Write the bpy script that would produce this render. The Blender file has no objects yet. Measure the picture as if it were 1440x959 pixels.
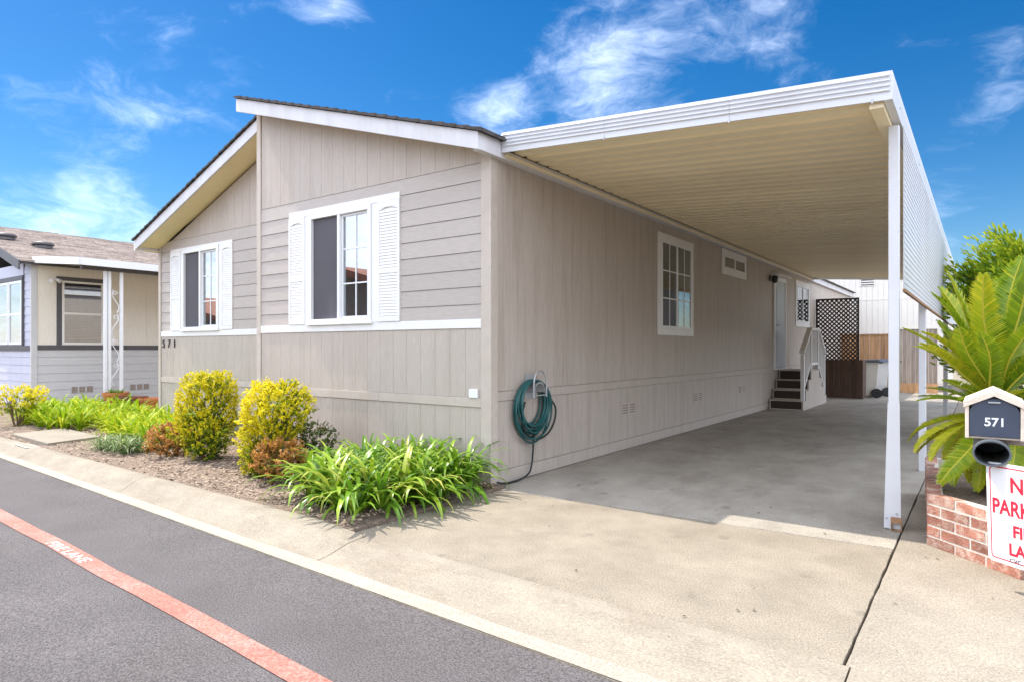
import bpy, bmesh, math, random
from mathutils import Vector, Matrix
rnd = random.Random(7)
S = bpy.context.scene
COL = S.collection
R = math.radians

# ------------------------------------------------------------------ camera
cd = bpy.data.cameras.new('camera'); cam = bpy.data.objects.new('camera', cd); COL.objects.link(cam)
CAM = Vector((3.89, -5.0, 1.35))
cam.location = CAM; cam.rotation_euler = (R(90), 0, R(36.0))
cd.sensor_width = 36; cd.lens = 22.725; cd.shift_y = 0.0073; cd.clip_end = 5000; cd.clip_start = 0.05
S.camera = cam
# ------------------------------------------------------------------ light
SUN = Vector((-0.617, -0.076, 1.0)).normalized()          # towards the sun
EL = math.asin(SUN.z); AZ = math.atan2(SUN.x, SUN.y)
sl = bpy.data.lights.new('sun', 'SUN'); sl.energy = 2.35; sl.angle = R(0.5); sl.color = (1, .92, .79)
so = bpy.data.objects.new('sun', sl); COL.objects.link(so)
so.rotation_euler = SUN.to_track_quat('Z', 'Y').to_euler(); so.location = (-10, -2, 20)
W = bpy.data.worlds.new('World'); S.world = W; W.use_nodes = True
nt = W.node_tree; N = nt.nodes; L = nt.links; N.clear()
def nd(t, **k):
    n = N.new(t)
    for a, b in k.items():
        if a in n.inputs.keys(): n.inputs[a].default_value = b
        else: setattr(n, a, b)
    return n
out = nd('ShaderNodeOutputWorld'); bg = nd('ShaderNodeBackground'); bg.inputs[1].default_value = 0.15
sky = nd('ShaderNodeTexSky', sky_type='NISHITA', sun_disc=False); sky.sun_elevation = EL; sky.sun_rotation = AZ
sky.air_density = 1.0; sky.dust_density = 0.4; sky.ozone_density = 3.0
hs = nd('ShaderNodeHueSaturation'); hs.inputs['Saturation'].default_value = 1.35; hs.inputs['Value'].default_value = 0.262
gm = nd('ShaderNodeGamma'); gm.inputs[1].default_value = 1.15
L.new(sky.outputs[0], gm.inputs[0]); L.new(gm.outputs[0], hs.inputs['Color'])
tc = nd('ShaderNodeTexCoord'); sep = nd('ShaderNodeSeparateXYZ'); L.new(tc.outputs['Generated'], sep.inputs[0])
def math_(op, a, b=None, c=None, clamp=False):
    n = N.new('ShaderNodeMath'); n.operation = op; n.use_clamp = clamp
    for i, v in enumerate((a, b, c)):
        if v is None: continue
        if isinstance(v, (int, float)): n.inputs[i].default_value = v
        else: L.new(v, n.inputs[i])
    return n.outputs[0]
mp = nd('ShaderNodeMapping'); L.new(tc.outputs['Generated'], mp.inputs[0]); mp.inputs['Rotation'].default_value = (0, R(8), R(36)); mp.inputs['Scale'].default_value = (1.0, 1.0, 2.1)
wn = nd('ShaderNodeTexNoise', Scale=2.2, Detail=4.0, Roughness=0.6); L.new(mp.outputs[0], wn.inputs['Vector'])
wv = nd('ShaderNodeVectorMath'); wv.operation = 'MULTIPLY_ADD'; L.new(wn.outputs['Color'], wv.inputs[0]); wv.inputs[1].default_value = (.45, .45, .28); L.new(mp.outputs[0], wv.inputs[2])
n1 = nd('ShaderNodeTexNoise', Scale=4.2, Detail=11.0, Roughness=0.66); L.new(wv.outputs[0], n1.inputs['Vector'])
n2 = nd('ShaderNodeTexNoise', Scale=1.5, Detail=3.0, Roughness=0.5); L.new(mp.outputs[0], n2.inputs['Vector'])
def blob(d, r, amp):
    v = Vector(d).normalized()
    dp = nd('ShaderNodeVectorMath'); dp.operation = 'DOT_PRODUCT'; L.new(tc.outputs['Generated'], dp.inputs[0]); dp.inputs[1].default_value = v
    ac = math_('ARCCOSINE', math_('MINIMUM', dp.outputs['Value'], 0.99999))
    return math_('MULTIPLY', math_('SUBTRACT', 1.0, math_('DIVIDE', ac, r), None, True), amp)
fwd = Vector((-math.sin(R(36)), math.cos(R(36)), 0)); rgt = Vector((math.cos(R(36)), math.sin(R(36)), 0))
def skydir(u, v):                                          # a bearing and height in the sky, given as the slope right of / above the view axis
    return fwd + rgt * u + Vector((0, 0, v))
base = math_('ADD', math_('MULTIPLY', n1.outputs[0], 1.15), math_('MULTIPLY', n2.outputs[0], 0.45))
tot = base
for u, v, r, a in ((.10, .46, .16, .20), (.24, .50, .2, .20), (.40, .47, .14, .22), (-.03, .35, .08, .30), (.10, .37, .16, .18), (-.72, .20, .17, .36), (-.56, .19, .12, .18), (-.27, .54, .08, .26),
                   (-.72, .48, .16, .06), (-.52, .42, .14, .12), (.76, .42, .07, .18), (.68, .25, .18, .16), (.5, .2, .2, .08), (-.1, .3, .2, .10)):
    tot = math_('ADD', tot, blob(skydir(u, v), r, a))
dv = nd('ShaderNodeVectorMath'); dv.operation = 'DOT_PRODUCT'; L.new(tc.outputs['Generated'], dv.inputs[0]); dv.inputs[1].default_value = fwd
cv = nd('ShaderNodeMapRange', interpolation_type='SMOOTHSTEP'); L.new(dv.outputs['Value'], cv.inputs['Value'])   # extra cloud added outside the view, to fill the shade with neutral light
cv.inputs['From Min'].default_value = 0.75; cv.inputs['From Max'].default_value = 0.0; cv.inputs['To Min'].default_value = 0.0; cv.inputs['To Max'].default_value = 0.80
tot = math_('ADD', tot, cv.outputs[0])
mr = nd('ShaderNodeMapRange', interpolation_type='SMOOTHSTEP'); mr.inputs['From Min'].default_value = 0.90; mr.inputs['From Max'].default_value = 1.80
L.new(tot, mr.inputs['Value'])
cl = nd('ShaderNodeMix', data_type='RGBA'); L.new(math_('MULTIPLY', mr.outputs[0], 0.88), cl.inputs['Factor'])
L.new(hs.outputs[0], cl.inputs[6]); cl.inputs[7].default_value = (7.4, 7.9, 9.0, 1)
L.new(cl.outputs[2], bg.inputs[0]); L.new(bg.outputs[0], out.inputs[0])
S.view_settings.view_transform = 'Standard'; S.view_settings.look = 'None'; S.view_settings.gamma = 1
S.view_settings.exposure = 1.5; S.view_settings.use_curve_mapping = False
S.cycles.max_bounces = 12; S.cycles.transparent_max_bounces = 12; S.cycles.diffuse_bounces = 8

# ------------------------------------------------------------------ materials
def lin(r, g, b):
    f = lambda c: ((c/255+.055)/1.055)**2.4 if c > 10 else c/255/12.92
    return (f(r), f(g), f(b))
def mat(name, col, rough=.6, var=.12, scale=3., bump=0., bscale=60., stretch=(1, 1, 1), metal=0., spec=.4, speck=0., sscale=200., tint=None, tscale=.8, tamt=.0, island=0., spots=0.):
    m = bpy.data.materials.new(name); m.use_nodes = True; t = m.node_tree; n = t.nodes; b = n['Principled BSDF']
    b.inputs['Roughness'].default_value = rough; b.inputs['Metallic'].default_value = metal; b.inputs['Specular IOR Level'].default_value = spec
    geo = n.new('ShaderNodeNewGeometry'); mpn = n.new('ShaderNodeMapping'); mpn.inputs['Scale'].default_value = stretch
    t.links.new(geo.outputs['Position'], mpn.inputs[0])
    def noise(sc, det=5, ro=.6):
        x = n.new('ShaderNodeTexNoise'); x.inputs['Scale'].default_value = sc; x.inputs['Detail'].default_value = det; x.inputs['Roughness'].default_value = ro
        t.links.new(mpn.outputs[0], x.inputs['Vector']); return x.outputs[0]
    def mixc(f, a, bcol, mode='MIX'):
        x = n.new('ShaderNodeMix'); x.data_type = 'RGBA'; x.blend_type = mode
        if isinstance(f, float): x.inputs[0].default_value = f
        else: t.links.new(f, x.inputs[0])
        for i, c in ((6, a), (7, bcol)):
            if isinstance(c, tuple): x.inputs[i].default_value = (*c[:3], 1)
            else: t.links.new(c, x.inputs[i])
        return x.outputs[2]
    def rng(v, a, bb, c=0., d=1.):
        x = n.new('ShaderNodeMapRange'); x.inputs[1].default_value = a; x.inputs[2].default_value = bb; x.inputs[3].default_value = c; x.inputs[4].default_value = d
        t.links.new(v, x.inputs[0]); return x.outputs[0]
    lo = tuple(c*(1-var) for c in col); hi = tuple(min(1, c*(1+var)) for c in col)
    c = mixc(rng(noise(scale), .3, .7), lo, hi)
    if tint: c = mixc(rng(noise(tscale, 11, .74), .47, .68, 0., tamt), c, tint)
    if speck: c = mixc(rng(noise(sscale, 2, .5), .3, .7, 1-speck, 1+speck*.6), (0, 0, 0), c) if False else mixc(1.0, c, rng(noise(sscale, 3, .55), .36, .64, 1-speck, 1+speck), 'MULTIPLY')
    if spots:
        vo = n.new('ShaderNodeTexVoronoi'); vo.inputs['Scale'].default_value = 2.6; wb = n.new('ShaderNodeVectorMath'); wb.operation = 'MULTIPLY_ADD'; nn_ = n.new('ShaderNodeTexNoise'); nn_.inputs['Scale'].default_value = 9; nn_.inputs['Detail'].default_value = 5
        t.links.new(mpn.outputs[0], nn_.inputs['Vector']); t.links.new(nn_.outputs['Color'], wb.inputs[0]); wb.inputs[1].default_value = (.16, .16, 0); t.links.new(mpn.outputs[0], wb.inputs[2]); t.links.new(wb.outputs[0], vo.inputs['Vector'])
        c = mixc(1.0, c, rng(vo.outputs['Distance'], .03, .13, 1-spots, 1.), 'MULTIPLY')
    if island:
        oi = n.new('ShaderNodeObjectInfo'); c = mixc(1.0, c, rng(oi.outputs['Random'], 0, 1, 1-island, 1+island), 'MULTIPLY')
    t.links.new(c, b.inputs['Base Color'])
    if bump:
        bp = n.new('ShaderNodeBump'); bp.inputs['Strength'].default_value = bump; bp.inputs['Distance'].default_value = .01
        t.links.new(noise(bscale, 4, .6), bp.inputs['Height']); t.links.new(bp.outputs[0], b.inputs['Normal'])
    return m
def leafmat(name, stops, trans=.35, rough=.45):
    m = bpy.data.materials.new(name); m.use_nodes = True; t = m.node_tree; n = t.nodes; b = n['Principled BSDF']; o = n['Material Output']
    a = n.new('ShaderNodeAttribute'); a.attribute_name = 'rnd'; oi = n.new('ShaderNodeObjectInfo')
    ad = n.new('ShaderNodeMath'); ad.operation = 'ADD'; t.links.new(a.outputs['Fac'], ad.inputs[0])
    mu = n.new('ShaderNodeMath'); mu.operation = 'MULTIPLY_ADD'; mu.inputs[1].default_value = .36; mu.inputs[2].default_value = -.18
    t.links.new(oi.outputs['Random'], mu.inputs[0]); t.links.new(mu.outputs[0], ad.inputs[1])
    r = n.new('ShaderNodeValToRGB'); e = r.color_ramp.elements
    while len(e) < len(stops): e.new(.5)
    for i, (p, c) in enumerate(stops): e[i].position = p; e[i].color = (*c, 1)
    t.links.new(ad.outputs[0], r.inputs[0]); t.links.new(r.outputs[0], b.inputs['Base Color'])
    b.inputs['Roughness'].default_value = rough; b.inputs['Specular IOR Level'].default_value = .5 if rough < .4 else .16
    tr = n.new('ShaderNodeBsdfTranslucent'); t.links.new(r.outputs[0], tr.inputs[0])
    mx = n.new('ShaderNodeMixShader'); mx.inputs[0].default_value = trans
    t.links.new(b.outputs[0], mx.inputs[1]); t.links.new(tr.outputs[0], mx.inputs[2]); t.links.new(mx.outputs[0], o.inputs[0])
    return m
def glassmat(name, refl=.28, tint=(.75, .8, .8)):
    m = bpy.data.materials.new(name); m.use_nodes = True; t = m.node_tree; n = t.nodes; o = n['Material Output']; n.remove(n['Principled BSDF'])
    g = n.new('ShaderNodeBsdfGlossy'); g.inputs['Roughness'].default_value = .01; g.inputs[0].default_value = (.95, .97, 1, 1)
    tr = n.new('ShaderNodeBsdfTransparent'); tr.inputs[0].default_value = (*tint, 1)
    lw = n.new('ShaderNodeLayerWeight'); lw.inputs[0].default_value = .35
    mr_ = n.new('ShaderNodeMapRange'); mr_.inputs[3].default_value = refl; mr_.inputs[4].default_value = .95; t.links.new(lw.outputs['Fresnel'], mr_.inputs[0])
    mx = n.new('ShaderNodeMixShader'); t.links.new(mr_.outputs[0], mx.inputs[0]); t.links.new(tr.outputs[0], mx.inputs[1]); t.links.new(g.outputs[0], mx.inputs[2])
    t.links.new(mx.outputs[0], o.inputs[0]); return m
TAUPE = (.455, .395, .345)
MAT = dict(
    paint=mat('taupe_paint', TAUPE, .55, .11, 9, .35, 30, (9, 9, .8), tint=(.36, .30, .25), tscale=.55, tamt=.5),
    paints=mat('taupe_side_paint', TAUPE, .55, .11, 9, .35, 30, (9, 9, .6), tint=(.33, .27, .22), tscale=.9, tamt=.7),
    lap=mat('taupe_lap_paint', (.425, .375, .34), .55, .08, 7, .25, 30, (1, 1, 8), island=.04),
    trimt=mat('taupe_trim_paint', (.49, .43, .375), .55, .09, 6, .25, 40, (2, 2, 2), tint=(.36, .27, .2), tscale=1.5, tamt=.4),
    white=mat('white_paint', (.74, .73, .725), .42, .04, 4, .06, 60, tint=(.66, .62, .58), tscale=1.2, tamt=.3),
    rakew=mat('weathered_white_fascia', (.60, .59, .61), .5, .05, 4, .06, 60, (2, 2, .5), tint=(.47, .44, .42), tscale=1.5, tamt=.5),
    vinyl=mat('white_vinyl', (.74, .74, .75), .3, .02, 3),
    cream=mat('cream_enamel', (.88, .77, .54), .42, .04, 2, 0, 20, tint=(.70, .58, .38), tscale=.5, tamt=.25, island=.05),
    soffit=mat('cream_soffit', (.84, .70, .44), .6, .06, 3),
    alum=mat('white_aluminium', (.60, .61, .64), .4, .04, 2, .12, 4, (1, 1, .5), tint=(.50, .48, .47), tscale=1.2, tamt=.45),
    shingle=mat('dark_shingle', (.06, .052, .05), .9, .35, 8, .6, 80, speck=.4, sscale=90),
    nshingle=mat('tan_shingle', (.33, .27, .235), .92, .22, 5, .7, 60, (1, 3, 1), speck=.3, sscale=30, island=.12),
    concrete=mat('driveway_concrete', (.255, .22, .172), .88, .12, 3.5, .6, 90, speck=.30, sscale=110, tint=(.185, .155, .118), tscale=1.3, tamt=.7, spots=.25),
    concrete3=mat('stained_grey_concrete', (.325, .295, .25), .8, .16, 2.5, .5, 100, (1, .6, 1), speck=.24, sscale=110, tint=(.20, .17, .14), tscale=1.6, tamt=.8, spots=.35),
    concrete2=mat('pale_concrete', (.27, .236, .19), .88, .12, 3, .5, 90, speck=.26, sscale=110, tint=(.27, .225, .175), tscale=.9, tamt=.5),
    kerb=mat('kerb_concrete', (.275, .24, .192), .85, .13, 3, .4, 90, (.8, 1.7, 1), speck=.24, sscale=100, tint=(.19, .155, .115), tscale=1.2, tamt=.8),
    lip=mat('worn_pale_lip', (.36, .325, .275), .85, .12, 4, .4, 90, (.8, 1.7, 1), speck=.26, sscale=100, tint=(.25, .215, .17), tscale=2., tamt=.7),
    asphalt=mat('asphalt', (.10, .09, .092), .85, .14, 1.6, .7, 90, speck=.5, sscale=120, tint=(.092, .08, .08), tscale=.7, tamt=.8),
    redline=mat('faded_red_paint', (.40, .155, .12), .75, .14, 1.5, .8, 90, speck=.30, sscale=80, tint=(.36, .22, .19), tscale=5., tamt=.85),
    whiteline=mat('white_road_paint', (.52, .48, .46), .75, .14, 5, .6, 150, speck=.4, sscale=110, tint=(.36, .17, .14), tscale=12., tamt=1.),
    soil=mat('mulch_soil', (.20, .15, .115), .95, .3, 14, 1., 70, speck=.4, sscale=80),
    chip=mat('bark_chips', (.33, .25, .19), .9, .45, 40),
    earth=mat('earth', (.22, .19, .14), .95, .2, 1.5, .5, 20),
    darkgap=mat('joint_dirt', (.07, .055, .045), .95, .2, 10),
    screen=mat('insect_screen', (.085, .08, .092), .75, .12, 2.5, 0, 60, (1, 1, .4)),
    room=mat('dark_room', (.03, .028, .027), .9, .1),
    blind=mat('white_blind', (.72, .73, .73), .6, .05, 3),
    glass=glassmat('window_glass', .30), glassd=glassmat('dark_window_glass', .12),
    numeral=mat('black_numeral', (.015, .015, .018), .4, .1),
    wgrey=mat('grey_door', (.42, .44, .47), .45, .05, 3),
    lampdark=mat('dark_lamp', (.03, .035, .03), .4, .2),
    steprug=mat('brown_step_carpet', (.055, .04, .032), .95, .3, 30, .5, 120),
    nwall=mat('neighbour_cream_wall', (.78, .72, .62), .6, .05, 6, .1, 30, (6, 6, .6)),
    nlav=mat('neighbour_lavender_siding', (.52, .53, .62), .55, .04, 4, island=.03),
    ngrey=mat('neighbour_grey_siding', (.55, .54, .53), .55, .04, 4, island=.03),
    ntrim=mat('charcoal_trim', (.09, .085, .09), .5, .12, 4),
    bwall=mat('white_back_wall', (.76, .72, .66), .6, .04, 4, .1, 30, (6, 6, .6)),
    cedar=mat('cedar_board', (.42, .24, .12), .75, .25, 3, .3, 30, (4, 4, .5), island=.22),
    greyboard=mat('weathered_board', (.30, .245, .205), .85, .2, 4, .3, 30, (5, 5, .6), island=.15),
    brownboard=mat('dark_brown_board', (.065, .035, .022), .65, .3, 4, .3, 30, (5, 5, .6), island=.25),
    lattice=mat('dark_brown_lattice', (.022, .014, .011), .6, .25, 6),
    bingrey=mat('pale_grey_bin', (.55, .55, .54), .5, .07, 3), bintan=mat('tan_bin', (.40, .33, .26), .5, .07, 3), binbeige=mat('beige_bin', (.56, .52, .46), .5, .07, 3),
    lid=mat('dark_lid', (.03, .035, .045), .35, .2), lidb=mat('blue_lid', (.045, .06, .10), .35, .1), rubber=mat('black_rubber', (.012, .012, .013), .6, .1),
    hose=mat('green_hose', (.012, .085, .085), .32, .15, 8), hosed=mat('dark_hose', (.012, .02, .02), .35, .1), bracket=mat('grey_metal', (.42, .43, .44), .4, .1, 5, metal=.5),
    brick=mat('red_brick', (.36, .155, .11), .85, .25, 14, .7, 90, island=.32, tint=(.58, .47, .40), tscale=13., tamt=1.),
    mortar=mat('mortar', (.56, .52, .47), .95, .15, 12, .6, 80), terracotta=mat('terracotta', (.48, .17, .06), .7, .1, 4), potdark=mat('brown_glazed_pot', (.20, .085, .05), .5, .15, 4),
    mbdark=mat('slate_blue_metal', (.055, .068, .10), .42, .12, 5), mbwood=mat('cream_painted_wood', (.70, .60, .50), .7, .1, 8, .3, 60), tube=mat('dark_grey_plastic', (.10, .115, .13), .4, .1, 4),
    flag=mat('faded_red_flag', (.60, .30, .26), .5, .1), signw=mat('white_sign', (.80, .80, .83), .4, .02, 3), signr=mat('sign_red', (.55, .02, .05), .45, .05), signk=mat('sign_black', (.05, .05, .06), .5, .05),
    numw=mat('white_numeral', (.82, .82, .84), .45, .03), post=mat('grey_wood_post', (.35, .30, .26), .8, .2, 5, .3, 40), bark=mat('bark', (.10, .07, .05), .95, .35, 20, 1., 40),
    stem=mat('brown_stem', (.14, .09, .05), .9, .3, 20), tile=mat('red_roof_tile', (.40, .17, .11), .8, .2, 5, .4, 20), owall=mat('opposite_wall', (.30, .24, .20), .7, .1, 3),
    rust=mat('rusty_cut_end', (.30, .17, .09), .8, .3, 20), litter=mat('dry_leaf', (.10, .07, .04), .8, .5, 60),
    agap=leafmat('agapanthus_leaf', ((0, (.035, .10, .008)), (.4, (.12, .26, .015)), (.75, (.30, .43, .03)), (1, (.52, .48, .12))), .3, .32),
    lily=leafmat('lily_leaf', ((0, (.08, .20, .008)), (.5, (.27, .41, .012)), (1, (.55, .55, .03)))),
    lirio=leafmat('liriope_leaf', ((0, (.05, .11, .03)), (.55, (.15, .24, .07)), (.8, (.45, .5, .28)), (1, (.55, .58, .38)))),
    yellow=leafmat('golden_leaf', ((0, (.05, .11, .008)), (.28, (.22, .28, .01)), (.55, (.60, .52, .012)), (1, (.85, .72, .02)))),
    nand=leafmat('red_leaf', ((0, (.16, .12, .02)), (.4, (.40, .17, .05)), (.7, (.60, .30, .06)), (1, (.60, .36, .24)))),
    dkleaf=leafmat('dark_leaf', ((0, (.02, .05, .012)), (.6, (.07, .11, .02)), (1, (.14, .06, .05))), .2),
    sago=leafmat('sago_leaf', ((0, (.04, .12, .015)), (.5, (.27, .39, .012)), (1, (.68, .60, .03))), .38, .38), sagom=leafmat('sago_midrib', ((0, (.40, .40, .05)), (1, (.60, .52, .06))), .1),
    junip=leafmat('juniper_leaf', ((0, (.025, .06, .01)), (.4, (.085, .17, .018)), (.75, (.24, .34, .015)), (1, (.40, .44, .025))), .3, .55),
)
# ------------------------------------------------------------------ mesh helpers
class MB:
    def __init__(s): s.v = []; s.f = []; s.r = None
    def box(s, x0, x1, y0, y1, z0, z1):
        if x0 > x1: x0, x1 = x1, x0
        if y0 > y1: y0, y1 = y1, y0
        i = len(s.v)
        s.v += [(x0, y0, z0), (x1, y0, z0), (x1, y1, z0), (x0, y1, z0), (x0, y0, z1), (x1, y0, z1), (x1, y1, z1), (x0, y1, z1)]
        s.f += [tuple(i+k for k in q) for q in ((3, 2, 1, 0), (4, 5, 6, 7), (0, 1, 5, 4), (1, 2, 6, 5), (2, 3, 7, 6), (3, 0, 4, 7))]; return s
    def prism(s, a, b):                                   # two matching loops of 3D points, capped
        i = len(s.v); n = len(a); s.v += [tuple(p) for p in a] + [tuple(p) for p in b]
        s.f.append(tuple(i+k for k in range(n-1, -1, -1))); s.f.append(tuple(i+n+k for k in range(n)))
        for k in range(n): s.f.append((i+k, i+(k+1) % n, i+n+(k+1) % n, i+n+k))
        return s
    def quad(s, *p):
        i = len(s.v); s.v += [tuple(q) for q in p]; s.f.append(tuple(range(i, i+len(p)))); return s
    def tube(s, pts, r, n=8, cap=True):
        pts = [Vector(p) for p in pts]; i0 = len(s.v); up = Vector((0, 0, 1)); prev = None
        for k, p in enumerate(pts):
            t = (pts[min(k+1, len(pts)-1)] - pts[max(k-1, 0)]).normalized()
            if prev is None: u = t.cross(up if abs(t.z) < .9 else Vector((1, 0, 0))).normalized()
            else: u = (prev - t*prev.dot(t)).normalized()
            prev = u; w = t.cross(u); rr = r(k/(len(pts)-1)) if callable(r) else r
            for j in range(n):
                a = 2*math.pi*j/n; s.v.append(tuple(p + (u*math.cos(a) + w*math.sin(a))*rr))
        for k in range(len(pts)-1):
            for j in range(n): s.f.append((i0+k*n+j, i0+k*n+(j+1) % n, i0+(k+1)*n+(j+1) % n, i0+(k+1)*n+j))
        if cap: s.f.append(tuple(i0+j for j in range(n-1, -1, -1))); s.f.append(tuple(i0+(len(pts)-1)*n+j for j in range(n)))
        return s
    def lathe(s, prof, c, n=20):
        i0 = len(s.v)
        for r, z in prof:
            for j in range(n): a = 2*math.pi*j/n; s.v.append((c[0]+r*math.cos(a), c[1]+r*math.sin(a), c[2]+z))
        for k in range(len(prof)-1):
            for j in range(n): s.f.append((i0+k*n+j, i0+k*n+(j+1) % n, i0+(k+1)*n+(j+1) % n, i0+(k+1)*n+j))
        s.f.append(tuple(i0+j for j in range(n-1, -1, -1))); s.f.append(tuple(i0+(len(prof)-1)*n+j for j in range(n)))
        return s
    def xf(s, M): s.v = [tuple(M @ Vector(p)) for p in s.v]; return s
    def mesh(s, name, m, off=None, smooth=False):
        me = bpy.data.meshes.new(name); v = s.v
        if off is not None: v = [(a-off[0], b-off[1], c-off[2]) for a, b, c in v]
        me.from_pydata(v, [], s.f)
        if m: me.materials.append(m if not isinstance(m, str) else MAT[m])
        bm = bmesh.new(); bm.from_mesh(me); bmesh.ops.recalc_face_normals(bm, faces=bm.faces); bm.to_mesh(me); bm.free()
        if smooth: me.polygons.foreach_set('use_smooth', [True]*len(me.polygons))
        if s.r: 
            at = me.attributes.new('rnd', 'FLOAT', 'POINT'); at.data.foreach_set('value', s.r)
        me.update(); return me
def wroot(p):
    o = Vector((0, 0, 0))
    while p: o += Vector(p.location); p = p.parent
    return o
def link(name, me, parent=None, loc=(0, 0, 0)):
    o = bpy.data.objects.new(name, me); COL.objects.link(o); o.parent = parent; o.location = loc; return o
def part(name, mb, m, parent=None, bevel=0, smooth=False, label=None, kind=None):
    me = mb.mesh(name, m, wroot(parent) if parent else None, smooth)
    o = link(name, me, parent)
    if bevel:
        b = o.modifiers.new('bevel', 'BEVEL'); b.width = bevel; b.segments = 2; b.limit_method = 'ANGLE'
    if label: o['label'] = label
    if kind: o['kind'] = kind
    return o
def thing(name, label, cat, loc=(0, 0, 0), group=None):
    o = bpy.data.objects.new(name, None); COL.objects.link(o); o.location = loc; o.empty_display_size = .2
    o['label'] = label; o['category'] = cat
    if group: o['group'] = group
    return o
def structure(name, mb, m, parent=None, kind='structure', bevel=0, smooth=False):
    o = part(name, mb, m, parent, bevel, smooth)
    if kind: o['kind'] = kind
    return o
def tag(o, label, cat, group=None):
    o['label'] = label; o['category'] = cat
    if group: o['group'] = group
    return o
def text(name, s, size, m, M, parent, ext=.0015, align='CENTER', sx=1., bold=0., kind=None):
    c = bpy.data.curves.new('txt', 'FONT'); c.body = s; c.size = size; c.extrude = ext; c.align_x = align; c.align_y = 'CENTER'; c.offset = bold
    t = bpy.data.objects.new('txt', c); COL.objects.link(t); bpy.context.view_layer.update()
    me = bpy.data.meshes.new_from_object(t.evaluated_get(bpy.context.evaluated_depsgraph_get())); bpy.data.objects.remove(t); bpy.data.curves.remove(c)
    off = wroot(parent) if parent else Vector((0, 0, 0))
    for v in me.vertices: p = M @ Vector((v.co.x*sx, v.co.y, v.co.z)); v.co = p - off
    me.materials.clear(); me.materials.append(MAT[m]); o = link(name, me, parent)
    if kind: o['kind'] = kind
    return o
def frameM(o, ux, uy):                                     # text plane: origin, right direction, up direction
    ux = Vector(ux).normalized(); uy = Vector(uy).normalized(); n = ux.cross(uy)
    return Matrix(((ux.x, uy.x, n.x, o[0]), (ux.y, uy.y, n.y, o[1]), (ux.z, uy.z, n.z, o[2]), (0, 0, 0, 1)))

# ------------------------------------------------------------------ setting: ground, road, kerb, driveway
g = MB(); g.quad((-900, -900, -.3), (900, -900, -.3), (900, 900, -.3), (-900, 900, -.3)); structure('ground', g, 'earth')
ya = lambda x: -2.43 - .043*x                              # edge of the asphalt
yk = lambda x: -1.865 - .022*x                             # back of the kerb
xs = [-60, -30] + [-15 + .5*i for i in range(51)] + [20, 40, 60]
road = MB()
for a, b in zip(xs[:-1], xs[1:]): road.quad((a, -9.2-.04*a, -.10), (b, -9.2-.04*b, -.10), (b, ya(b)-1.5, -.045), (a, ya(a)-1.5, -.045)); road.quad((a, ya(a)-1.5, -.045), (b, ya(b)-1.5, -.045), (b, ya(b)+.03, -.054), (a, ya(a)+.03, -.054))
structure('road', road, 'asphalt')
rl = MB()
for a, b in zip(xs[:-1], xs[1:]):
    j = lambda x: .006*math.sin(x*3.1)+.004*math.sin(x*7.7+1)
    rl.quad((a, -3.297-.038*a+j(a), -.0435), (b, -3.297-.038*b+j(b), -.0435), (b, -3.18-.04*b-j(b+3), -.0435), (a, -3.18-.04*a-j(a+3), -.0435))
structure('red_road_line', rl, 'redline')
tx = text('road_lettering', 'FIRE LANE', .105, 'whiteline', frameM((-1.19, -3.205, -.0415), (1, -.04, 0), (.04, 1, 0)), None, .0005, sx=1.45, bold=.002); tx['kind'] = 'structure'
# rolled kerb with joints, each poured length a piece of its own
kroot = structure('kerb', MB().box(-60, 60, -2.3, -2.0, -.28, -.2), 'darkgap')
prof = ((0, -.046), (.10, -.046), (.24, -.052), (.40, -.040), (.52, -.002), (.62, .030), (.74, .048), (.9, .052), (1.0, .044))
profd = ((0, -.046), (.10, -.046), (.24, -.051), (.40, -.042), (.55, -.030), (.68, -.018), (.82, -.006), (.93, .0), (1.0, .003))
def kerb_piece(x0, x1):
    m = MB(); k = max(2, int((x1-x0)/.25)); rows = []
    for i in range(k+1):
        x = x0 + (x1-x0)*i/k; f = min(1, max(0, (x+.15)/.55)) if x < 6.5 else 0; row = []
        for (t, z0), (_, z1) in zip(prof, profd):
            y = ya(x) + (yk(x)-ya(x))*t; row.append((x - .18*(t-.5)*(0 if 0 < i < k else 0), y, z0*(1-f)+z1*f + .0015*math.sin(x*9+t*5)))
        rows.append(row)
    n = len(prof)
    for a, b in zip(rows[:-1], rows[1:]):
        for q in range(n-1): m.quad(a[q], b[q], b[q+1], a[q+1])
        m.quad((a[0][0], a[0][1], -.25), (b[0][0], b[0][1], -.25), b[0], a[0]); m.quad(a[-1], b[-1], (b[-1][0], b[-1][1], -.25), (a[-1][0], a[-1][1], -.25))
    for rr in (rows[0], rows[-1]): m.quad(*(list(rr) + [(rr[-1][0], rr[-1][1], -.25), (rr[0][0], rr[0][1], -.25)]))
    part('kerb_section', m, 'kerb', kroot)
kj = [-40, -24, -15.4, -12.3, -9.2, -6.1, -2.95, .33, 3.44, 6.6, 9.8, 14, 40]
for a, b in zip(kj[:-1], kj[1:]): kerb_piece(a+.004, b-.004)
part('white_paint_patch', MB().quad((-6.75, -1.86, .047), (-6.25, -1.88, .047), (-6.22, -1.74, .051), (-6.72, -1.725, .051)), 'whiteline', kroot)
gl_ = MB(); xl = [-40+.5*i for i in range(161)]
for a, b in zip(xl[:-1], xl[1:]):
    w_ = lambda x: .125+.008*math.sin(x*2.1)+.005*math.sin(x*5.3)
    gl_.quad((a, ya(a)+.002, -.0415), (b, ya(b)+.002, -.0415), (b, ya(b)+w_(b), -.0425), (a, ya(a)+w_(a), -.0425))
part('gutter_lip', gl_, 'lip', kroot)
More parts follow.
